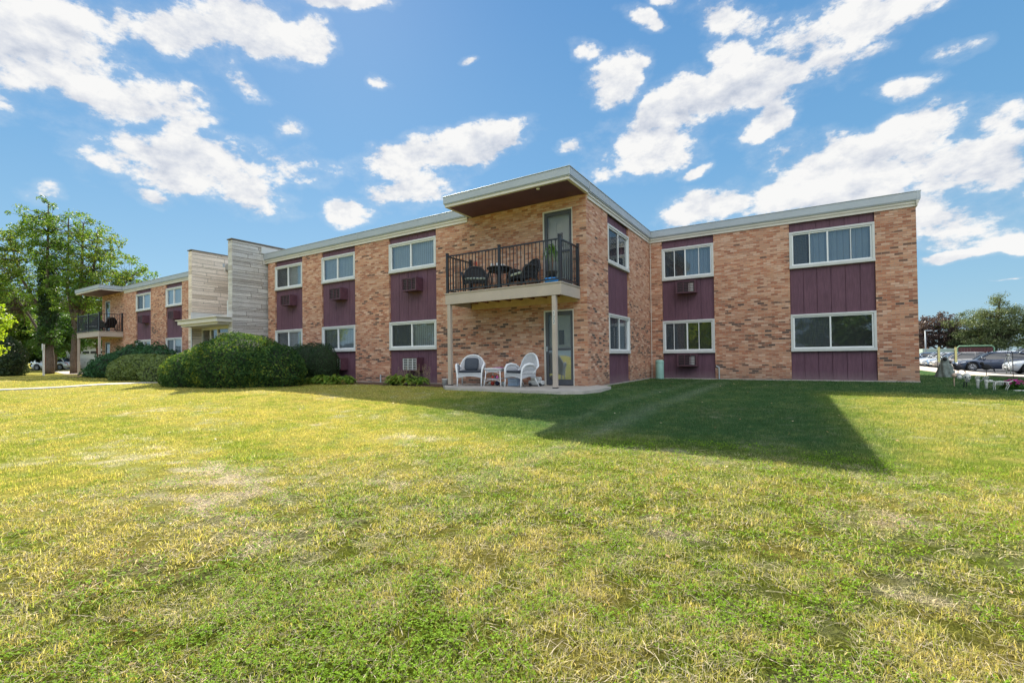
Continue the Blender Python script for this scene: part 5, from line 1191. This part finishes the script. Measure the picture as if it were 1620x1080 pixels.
cars = [('parked_car','silver hatchback at the right edge of the photo nearest the lawn','car',(16.7,32.6,CZ),P_SIL,4.4,1.78,1.50,'hatch'),
 ('parked_car','dark slate sedan with bright alloy wheel in the middle of the parked row','car',(15.25,38.3,CZ),P_NAVY,4.75,1.82,1.46,'sedan'),
 ('parked_car','champagne sedan parked behind the dark slate sedan','car',(15.2,45.3,CZ),P_BEI,4.7,1.80,1.48,'sedan'),
 ('parked_car','steel blue sedan parked behind the champagne sedan','car',(15.5,49.0,CZ),P_BLU,4.6,1.80,1.47,'sedan'),
 ('parked_car','white sedan partly hidden behind the steel blue sedan','car',(15.5,52.0,CZ),P_WHT,4.6,1.80,1.47,'sedan'),
 ('parked_car','pale silver sedan farthest along the row by the brick corner','car',(15.5,55.6,CZ),P_SIL,4.6,1.80,1.47,'sedan'),
 ('parked_car','blue car just showing past the brick corner','car',(15.5,60.5,CZ),P_BLU,4.5,1.80,1.50,'hatch'),
 ('parked_car','light blue sedan parked in the far row past the champagne sedan','car',(21.0,60.5,CZ),P_BLU,4.6,1.80,1.5,'sedan'),
 ('parked_car','white hatchback parked in the far row left of the grey utility vehicle','car',(20.8,57.2,CZ),P_WHT,4.4,1.80,1.55,'hatch'),
 ('parked_suv','mid grey sport utility vehicle behind the roof of the slate sedan','suv',(21.9,54.5,CZ),P_GRY,4.8,1.9,1.80,'suv'),
 ('parked_suv','silver sport utility vehicle at the right edge behind the hatchback','suv',(21.5,49.0,CZ),P_SIL,4.9,1.95,1.85,'suv')]
for nm, lb, ct, lc, pt_, Ln, W, H, kd in cars:
    finish_car(*car(nm, lb, ct, lc, pt_, Ln, W, H, kd))
for o in [o for o in bpy.data.objects if o.type == 'EMPTY' and o.name.startswith('wheel')]: bpy.data.objects.remove(o)

# dumpster enclosure, low brick building and light pole behind the cars
GREENP = simple('green_frame_paint', (.20,.36,.22), .5); RUST = simple('dark_red_panel', (.10,.03,.03), .6)
t = thing('gate_frame', 'pale green arched metal frame standing behind the parked cars', 'frame', (24.9,74,-.8)); m = MB(); m.tube([(-1.8,0,0),(-1.8,0,2.15),(-1.6,0,2.4),(1.6,0,2.4),(1.8,0,2.15),(1.8,0,0)], .09, 8); m.build('frame_tube', GREENP, t, True)
m = MB()
for k in range(11): m.bbox(-1.7+.31*k, -1.41+.31*k, -.03, .03, .3, 2.2, .01)
m.build('gate_boards', RUST, t)
t = thing('container', 'pale green storage container behind the parked cars', 'container', (22.2,76,-.8), .05); m = MB(); m.bbox(-2.6,2.6,-1.1,1.1,0,2.1,.03); m.build('container_body', simple('pale_green_steel', (.34,.42,.36), .6), t); m = MB()
for k in range(12): m.box(-2.5+.42*k,-2.35+.42*k,-1.13,-1.101,.1,1.65)
m.build('ribs', simple('pale_green_steel_rib', (.30,.38,.33), .6), t)
t = thing('white_truck', 'white box trailer between the container and the green frame', 'trailer', (26.6,82,-.8)); m = MB(); m.bbox(-2.2,2.2,-1,1,.6,2.0,.04); m.build('trailer_box', WHITE, t); m = MB()
for x in (-1.2,1.2): m.tube([(x,-1,.35),(x,1,.35)], .35, 16)
m.build('wheels', TYRE, t, True)
t = thing('light_pole', 'grey car park light pole in front of the purple tree', 'light pole', (19.15,70,-.8)); m = MB(); m.tube([(0,0,0),(0,0,4.5)], [.10,.06], 8); m.lathe((0,0,0),[(.2,0),(.2,.5),(.12,.52)],12); m.build('pole', FASCIA, t, True); m = MB(); m.bbox(-.05,.7,-.12,.12,4.45,4.57,.02); m.build('lamp_head', FASCIA, t)
t = thing('brick_house', 'distant reddish brick building seen beside the brick corner', 'building', (16.9,112,-.8)); m = MB(); m.box(-9,9,-6,6,0,7.6); m.build('wall', BRICK, t); m = MB(); m.box(-9.1,9.1,-6.1,6.1,7.6,7.8); m.build('roof', ROOFING, t)
for k in range(5):
    for z in (1.2,4.2): m = MB(); m.box(-7.6+3.4*k,-6.0+3.4*k,-6.03,-6.002,z,z+1.4); m.build('window', GLASS, t)
# left: garage, signpost, far car, driveway
t = thing('garage', 'white garage with a row of small dark door windows seen under the far balcony', 'garage', (-66,8.0,gz(-66,6.5)), R(22)); m = MB(); m.box(-3.6,3.6,-.02,6,0,3.0); m.build('wall', WHITE, t)
m = MB()
for k in range(4): m.bbox(-2.6,2.6,-.08,-.022,.05+.58*k,.60+.58*k,.012)
d = m.build('garage_door', SASH, t)
for k in range(4): m = MB(); m.box(-2.2+1.15*k,-1.25+1.15*k,-.10,-.081,1.88,2.16); m.build('door_window', ACDARK, d)
m = MB(); m.add([(-4,-.5,3.0),(4,-.5,3.0),(4,6.5,3.0),(-4,6.5,3.0),(-4,3,4.6),(4,3,4.6)], [(0,1,5,4),(2,3,4,5),(0,4,3),(1,2,5),(0,3,2,1)]); m.build('roof', concrete_mat('shingle_roof',(.12,.10,.09),(.2,.17,.15),6), t)
strip('driveway', [(-58,4.2),(-45.5,1.8),(-40,.8)], 2.6, WALKM, .02)
t = thing('signpost', 'white signpost standing on the lawn left of the tall tree', 'sign', (-38.3,-2.1,gz(-38.3,-2.1))); m = MB(); m.bbox(-.05,.05,-.05,.05,0,2.1,.006); m.build('post', WHITE, t); m = MB(); m.bbox(-.13,.13,-.075,-.051,1.7,2.15,.01); m.build('sign_panel', GREYP, t)
finish_car(*car('parked_car','white car parked far away beyond the signpost','car',(-70,4.4,gz(-70,4.4)),P_WHT,4.5,1.8,1.45,'sedan', R(30)))
strip('road', [(-78,-40),(-74,-10),(-72,10),(-74,40)], 7, ASPH, .02)
# ---------------------------------------------------------------- lawn and grass
def vnoise(x, y, sc, seed):
    g_ = np.random.default_rng(seed).random((64,64)); X_ = x*sc+1000; Y_ = y*sc+1000; i = np.floor(X_).astype(int); j = np.floor(Y_).astype(int); fx = X_-i; fy = Y_-j
    fx = fx*fx*(3-2*fx); fy = fy*fy*(3-2*fy); i0, i1, j0, j1 = i%64, (i+1)%64, j%64, (j+1)%64
    return (g_[i0,j0]*(1-fx)+g_[i1,j0]*fx)*(1-fy)+(g_[i0,j1]*(1-fx)+g_[i1,j1]*fx)*fy
def fbm(x, y, sc, seed, oc=4):
    a = 0; w = 1; t_ = 0
    for k in range(oc): a = a+w*vnoise(x, y, sc*2**k, seed+k); t_ += w; w *= .55
    return a/t_
PATCH_STRAW = [(-.6,-9.2,2.2,.55,.6),(.9,-9.6,1.0,.5,.6),(-5,-9.0,3,.7,.4),(1.8,-8.6,1.0,.35,.5),(-.03,-9.68,.75,.30,1.0),(.8,-9.95,.55,.35,.9),(-1.8,-9.5,1.1,.35,.4),(-3.7,-9.8,1.5,.5,.3),(-.4,-6.6,1.2,.5,.4),(-6,-7.5,2.5,.6,.35),(3.95,-8.05,.35,.25,.6),(4.0,-5.6,.8,.3,.5),(5.5,-6.6,.5,.8,.55),(1.3,-8.2,.9,.3,.5),(4.1,-9.7,.25,.12,.8),(5.55,-8.2,.5,.4,.25),(-3,-5.6,2,.4,.5),(3.0,-7.9,.5,.2,.6),(5.9,-7.4,.4,.3,.4)]
PATCH_GREEN = [(3.2,-10.2,.9,.5,.8),(4.3,-8.6,.9,.5,.6),(5.7,-7.3,.8,.8,.7),(1.9,-9.9,.5,.3,.4),(2.4,-8.3,.9,.5,.45),(1.2,-7.4,1.2,.4,.3),(2.6,-9.6,.6,.3,.5),(4.9,-9.4,.8,.35,.7),(6.5,-8.3,.6,.8,.6),(1.3,-10.6,.4,.25,.45)]
PATCH_RUST = [(1.0,-10.6,.8,.30,.8),(.9,-10.35,.6,.25,.5),(-1.4,-9.7,.6,.2,.5),(-2.5,-6.2,1.5,.5,.35),(5.2,-7.2,.5,.3,.2)]
PATCH_SOIL = [(4.25,-9.55,.10,.05,1.),(3.6,-9.7,.10,.05,.7),(3.1,-9.65,.14,.06,.7),(1.6,-10.3,.1,.06,.6)]
def psum(x, y, tab):
    a = 0*x
    for cx_, cy_, rx, ry, w in tab: a = np.maximum(a, w*np.exp(-(((x-cx_)/rx)**2+((y-cy_)/ry)**2)))
    return a
def palette(x, y):
    """weights (green, olive, straw, rust) of the turf at a spot"""
    n1 = fbm(x, y, .35, 1, 5); n2 = fbm(x, y, 1.7, 20, 4); n3 = fbm(x, y, 6., 40, 3)
    shade_zone = _ss(-7.5, -4.5, y)*_ss(-4.5, .5, x)*(1-.9*_ss(5.0,6.4,x)*_ss(3.4,2.0,y))                  # building's shadow painted in: turf shifted greener across the court
    near = _ss(9, 3.0, np.hypot(x-4.86, y+11.65))
    n4 = fbm(x, y, 13., 140, 2)
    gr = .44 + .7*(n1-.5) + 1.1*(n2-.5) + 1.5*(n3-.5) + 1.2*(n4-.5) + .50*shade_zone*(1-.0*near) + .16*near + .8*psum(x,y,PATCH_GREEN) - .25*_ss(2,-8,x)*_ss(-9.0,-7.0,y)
    stp = psum(x, y, PATCH_STRAW)
    # pale mower track running down from the right wing
    tx = 2.62+(3.28-y)*(-.06); trk = np.exp(-((x-tx)/.20)**2)*_ss(-8.2,-7.4,y)*_ss(6,4,y)*.5*(.4+1.1*n2) + .3*np.exp(-((x-tx+.75)/.14)**2)*_ss(-6,-5,y)
    st_ = 1.25*stp*np.clip(.1+1.5*(n2-.2)+.8*(n3-.5),0,1) + 1.3*(fbm(x,y,.9,60,4)-.60) + 1.6*(n3-.56) + .9*(n4-.6)
    ru = .8*psum(x, y, PATCH_RUST)*np.clip(2.2*(n3-.25),0,1) + 1.1*(fbm(x,y,.6,80,4)-.66)
    return np.clip(gr,0,1), np.clip(st_,0,1), np.clip(ru,0,1), np.clip(trk,0,1), psum(x,y,PATCH_SOIL)
C_GREEN = np.array([.22,.31,.035]); C_SHADED = np.array([.036,.115,.055]); C_OLIVE = np.array([.48,.44,.115]); C_STRAW = np.array([.80,.70,.52]); C_RUST = np.array([.58,.34,.15])  # second green carries the building's shadow in its colour
def turf_color(x, y, rnd=None):
    g_, s_, r_, t_, so_ = palette(x, y)
    if rnd is not None:
        g_ = np.clip(g_+(rnd[0]-.5)*1.0, 0, 1); s_ = np.clip(s_*1.15+(rnd[1]-.5)*.9-.02, 0, 1); r_ = np.clip(r_*1.1+(rnd[2]-.5)*.7-.05, 0, 1)
    painted_shade = (_ss(-6.5,-4.0,y)*_ss(-3.5,1.0,x)*.85*(1-.80*_ss(5.0,6.4,x+(y+5)*.04)*_ss(3.4,2.0,y)))[:,None]  # building's cast shadow painted as darker blue-green turf
    G_ = C_GREEN*(1-painted_shade)+C_SHADED*painted_shade; O_ = C_OLIVE*(1-.84*painted_shade)+C_SHADED*.84*painted_shade*1.5
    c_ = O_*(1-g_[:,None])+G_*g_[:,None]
    k = (s_*(1-.75*painted_shade[:,0]))[:,None]; c_ = c_*(1-k)+C_STRAW*k; k = (r_*.8*(1-painted_shade[:,0]))[:,None]; c_ = c_*(1-k)+C_RUST*k
    k = (t_*.5)[:,None]; c_ = c_*(1-k)+(C_STRAW*.55+np.array([-.08,.04,.03]))*k
    c_ = c_*(1-.5*so_[:,None]*(.6))
    return c_
def vcol_mat(name, ground=False):
    m, nt = new_mat(name)
    a = N(nt, 'ShaderNodeAttribute', attribute_name='tint'); pos = N(nt, 'ShaderNodeNewGeometry').outputs['Position']
    if ground:
        f1 = noise(nt, pos, 38, 4, .7); f2 = noise(nt, pos, 5, 5, .65)
        c = mixc(nt, .75, a.outputs['Color'], ramp(nt, f1, [(.32,(.25,.23,.2)),(.62,(1,1,1))]), 'MULTIPLY')
        c = mixc(nt, .4, c, ramp(nt, f2, [(.3,(.6,.62,.6)),(.7,(1,1,1))]), 'MULTIPLY')
        p = N(nt, 'ShaderNodeBsdfDiffuse'); L(nt, c, p.inputs[0]); L(nt, bump(nt, math_n(nt, 'ADD', f1, f2), 1., .04), p.inputs['Normal']); out(nt, p.outputs[0]); return m
    p = princ(nt, a.outputs['Color'], .65, 0, None, .12); tr = N(nt, 'ShaderNodeBsdfTranslucent'); L(nt, mixc(nt, 1., a.outputs['Color'], (1.25,1.15,.85), 'MULTIPLY'), tr.inputs[0])
    mx = N(nt, 'ShaderNodeMixShader'); mx.inputs[0].default_value = .5; L(nt, p.outputs[0], mx.inputs[1]); L(nt, tr.outputs[0], mx.inputs[2]); out(nt, mx.outputs[0]); return m
TURF = vcol_mat('turf_ground', True); BLADE = vcol_mat('grass_blade')
GX = np.concatenate([[-900,-400,-200,-120,-80,-62,-54,-48,-43,-39], np.arange(-36,-12,.4), np.arange(-12,15.01,.14), [15.6,16.5,18,21,25,32,45,80,150,400,900]])
GY = np.concatenate([[-900,-400,-150,-80,-50,-35,-26,-20,-17,-15,-14,-13], np.arange(-12.4,4,.12), np.arange(4,14,.3), [14.5,15.5,17,19,21,23,26,28,32,38,48,70,120,300,900]])
X, Y = np.meshgrid(GX, GY); Z = ground_z(X, Y)
Z = np.where(X > 14.9, -.85, Z); Z = Z+(fbm(X.ravel(), Y.ravel(), .5, 7, 3).reshape(X.shape)-.5)*.05*np.clip((np.abs(Y+7)<9)&(X<14), 0, 1)*_ss(-1.0,-3.5,Y)
V = np.stack([X, Y, Z], -1).reshape(-1, 3); nx, ny = len(GX), len(GY); ii = (np.arange(ny-1)[:,None]*nx+np.arange(nx-1)[None,:]).ravel()
F4 = np.stack([ii, ii+1, ii+nx+1, ii+nx], -1)
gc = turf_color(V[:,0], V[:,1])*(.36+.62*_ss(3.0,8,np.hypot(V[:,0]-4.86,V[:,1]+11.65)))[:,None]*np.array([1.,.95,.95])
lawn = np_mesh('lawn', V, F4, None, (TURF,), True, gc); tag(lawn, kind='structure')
def surf_z(x, y): return ground_z(x, y)+(fbm(x, y, .5, 7, 3)-.5)*.05*_ss(-1.0,-3.5,y)*((np.abs(y+7)<9)&(x<14))
def in_view(x, y, pad=.22):
    dx, dy = x-4.8593, y+11.6467; c_, s_ = math.cos(yaw), math.sin(yaw); r_ = dx*c_-dy*s_; f_ = dx*s_+dy*c_
    return (f_ > .1) & (np.abs(r_) < f_*(1.14+pad)+.9)
def blocked(x, y):
    b = (y > -.05)&(x < .05); b |= (y > YR-.05)&(x < 7.9)&(x > -.1); b |= (x > -4.1)&(x < .8)&(y > -2.05)&(y < .55)
    b |= (x > 12.9)|(y > 30)
    px = np.interp(y, [-7.6,-6.2,-4.4,-.4], [-20.6,-18.6,-17.7,-17.45]); b |= (np.abs(x-px) < .62)&(y > -7.6)
    b |= (np.abs((y+11.6)-(x+30)*(4/9.4)) < .68)&(x < -20.3)
    b |= (y > -1.0)&(x < -4.1)&(x > -15.2)
    return b
def make_blades(r0, r1, dens, h, w, rg, prob=1.):
    n = int(dens*(r1*r1-r0*r0)*1.02); r_ = np.sqrt(rg.uniform(r0*r0, r1*r1, n)); a = rg.uniform(-1.0,1.0,n)+math.atan2(fwd_h.y, fwd_h.x)
    x = 4.8593+r_*np.cos(a); y = -11.6467+r_*np.sin(a); k = in_view(x, y)&~blocked(x, y)
    # clumping
    k &= rg.random(n) < np.clip(.5+2.6*(fbm(x, y, 6., 90, 3)-.45), .06, 1); x, y = x[k], y[k]; n = len(x)
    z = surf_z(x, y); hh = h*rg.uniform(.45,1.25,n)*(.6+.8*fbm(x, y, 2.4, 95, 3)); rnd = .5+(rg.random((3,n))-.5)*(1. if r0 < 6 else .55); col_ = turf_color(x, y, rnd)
    g_, s_, ru, t_, so_ = palette(x, y); hh *= (1-.45*s_)*(1-.6*so_)
    th = rg.uniform(0, 6.283, n); lean = rg.uniform(.15,1.6,n)+s_*1.5+(rg.random(n)<.22)*2.5 if r0 < 6 else rg.uniform(.1,1.0,n); lx, ly = np.cos(th)*lean*hh, np.sin(th)*lean*hh
    ph = rg.uniform(0, 6.283, n); wx, wy = np.cos(ph)*w*.5*rg.uniform(.6,1.3,n), np.sin(ph)*w*.5*rg.uniform(.6,1.3,n); hz = hh/np.sqrt(1+lean*lean*.6)
    B0 = np.stack([x-wx,y-wy,z-.004],-1); B1 = np.stack([x+wx,y+wy,z-.004],-1); M0 = np.stack([x+lx*.38-wx*.8,y+ly*.38-wy*.8,z+hz*.62],-1); M1 = np.stack([x+lx*.38+wx*.8,y+ly*.38+wy*.8,z+hz*.62],-1); T_ = np.stack([x+lx,y+ly,z+hz],-1)
    V_ = np.stack([B0,B1,M1,M0,T_],1); b = np.arange(n)[:,None]*5
    dead = (lean > 2.6)[:,None]; col_ = np.where(dead, C_STRAW*rg.uniform(.5,1.1,(n,1)), col_)
    c5 = np.repeat(col_[:,None,:], 5, 1)*((1+(rg.random((n,1,1))-.5)*(.95 if r0 < 3 else .8 if r0 < 6 else .45)))
    return V_.reshape(-1,3), np.concatenate([b+0,b+1,b+2,b+3],1), np.concatenate([b+3,b+2,b+4],1), c5.reshape(-1,3)
rg = np.random.default_rng(99); parts = [make_blades(.6,3.6,14200,.036,.0036,rg), make_blades(3.6,6.5,5700,.038,.0058,rg), make_blades(6.5,11,2300,.036,.0075,rg), make_blades(11,19,750,.032,.011,rg), make_blades(19,40,140,.034,.019,rg)]
# broad clover and weed leaves mixed through the near turf
def make_clover(r0, r1, dens, size, rg):
    n = int(dens*(r1*r1-r0*r0)); r_ = np.sqrt(rg.uniform(r0*r0, r1*r1, n)); a = rg.uniform(-1.0,1.0,n)+math.atan2(fwd_h.y, fwd_h.x); x = 4.8593+r_*np.cos(a); y = -11.6467+r_*np.sin(a)
    g_ = palette(x, y)[0]; k = in_view(x, y)&~blocked(x, y)&(rg.random(n) < _ss(.35,.85,g_)*_ss(.36,.58,fbm(x,y,3.0,120,3))); x, y = x[k], y[k]; n = len(x); z = surf_z(x, y)+rg.uniform(.012,.05,n)
    V_ = []; F_ = []; nq = 3; aa = rg.uniform(0,6.283,n); P = []
    for q in range(nq):
        an = aa+q*2.094; dx, dy = np.cos(an), np.sin(an); s_ = size*rg.uniform(.7,1.3,n); t1 = rg.uniform(-.9,.9,n); ox, oy = -dy, dx
        P.append(np.stack([np.stack([x,y,z],-1), np.stack([x+dx*s_*.6+ox*s_*.45,y+dy*s_*.6+oy*s_*.45,z+t1*s_*.5],-1), np.stack([x+dx*s_*1.1,y+dy*s_*1.1,z+t1*s_],-1), np.stack([x+dx*s_*.6-ox*s_*.45,y+dy*s_*.6-oy*s_*.45,z+t1*s_*.5],-1)],1))
    P = np.concatenate(P, 0); m_ = len(P); c_ = np.tile(np.array([.20,.34,.02]), (m_,1))*rg.uniform(.6,1.5,(m_,1)); return P.reshape(-1,3), np.arange(4*m_).reshape(m_,4), np.repeat(c_, 4, 0)
cv = [make_clover(1.2,3.6,3000,.009,rg), make_clover(3.6,7,700,.013,rg)]
Vs = []; F4s = []; F3s = []; Cs = []; o_ = 0
for V_, f4, f3, c_ in parts: Vs.append(V_); F4s.append(f4+o_); F3s.append(f3+o_); Cs.append(c_); o_ += len(V_)
for V_, f4, c_ in cv: Vs.append(V_); F4s.append(f4+o_); Cs.append(c_); o_ += len(V_)
grass = np_mesh('grass', np.concatenate(Vs), np.concatenate(F4s), np.concatenate(F3s), (BLADE,), False, np.concatenate(Cs)); tag(grass, kind='stuff')
print('grass verts', o_)
# dry fallen leaves lying in the turf
DRY = leaf_mat('dry_leaf', [(.30,.17,.07),(.55,.40,.22),(.72,.66,.52)], .2, .6, .2, 3)
rg = np.random.default_rng(77); n = 260; r_ = np.sqrt(rg.uniform(1.5**2, 16**2, n)); a = rg.uniform(-.9,.9,n)+math.atan2(fwd_h.y, fwd_h.x)
x = 4.8593+r_*np.cos(a); y = -11.6467+r_*np.sin(a); k = in_view(x, y)&~blocked(x, y); x, y = x[k], y[k]; P = np.stack([x, y, surf_z(x, y)+.028], -1)
Q = np.tile(np.array([0.,0.,1.]), (len(P),1)); V_, F_ = leaf_quads(P, Q, .020, rg, .45, .6)
fl_ = np_mesh('fallen_leaves', V_, F_, None, (DRY,), False, None); tag(fl_, kind='stuff')
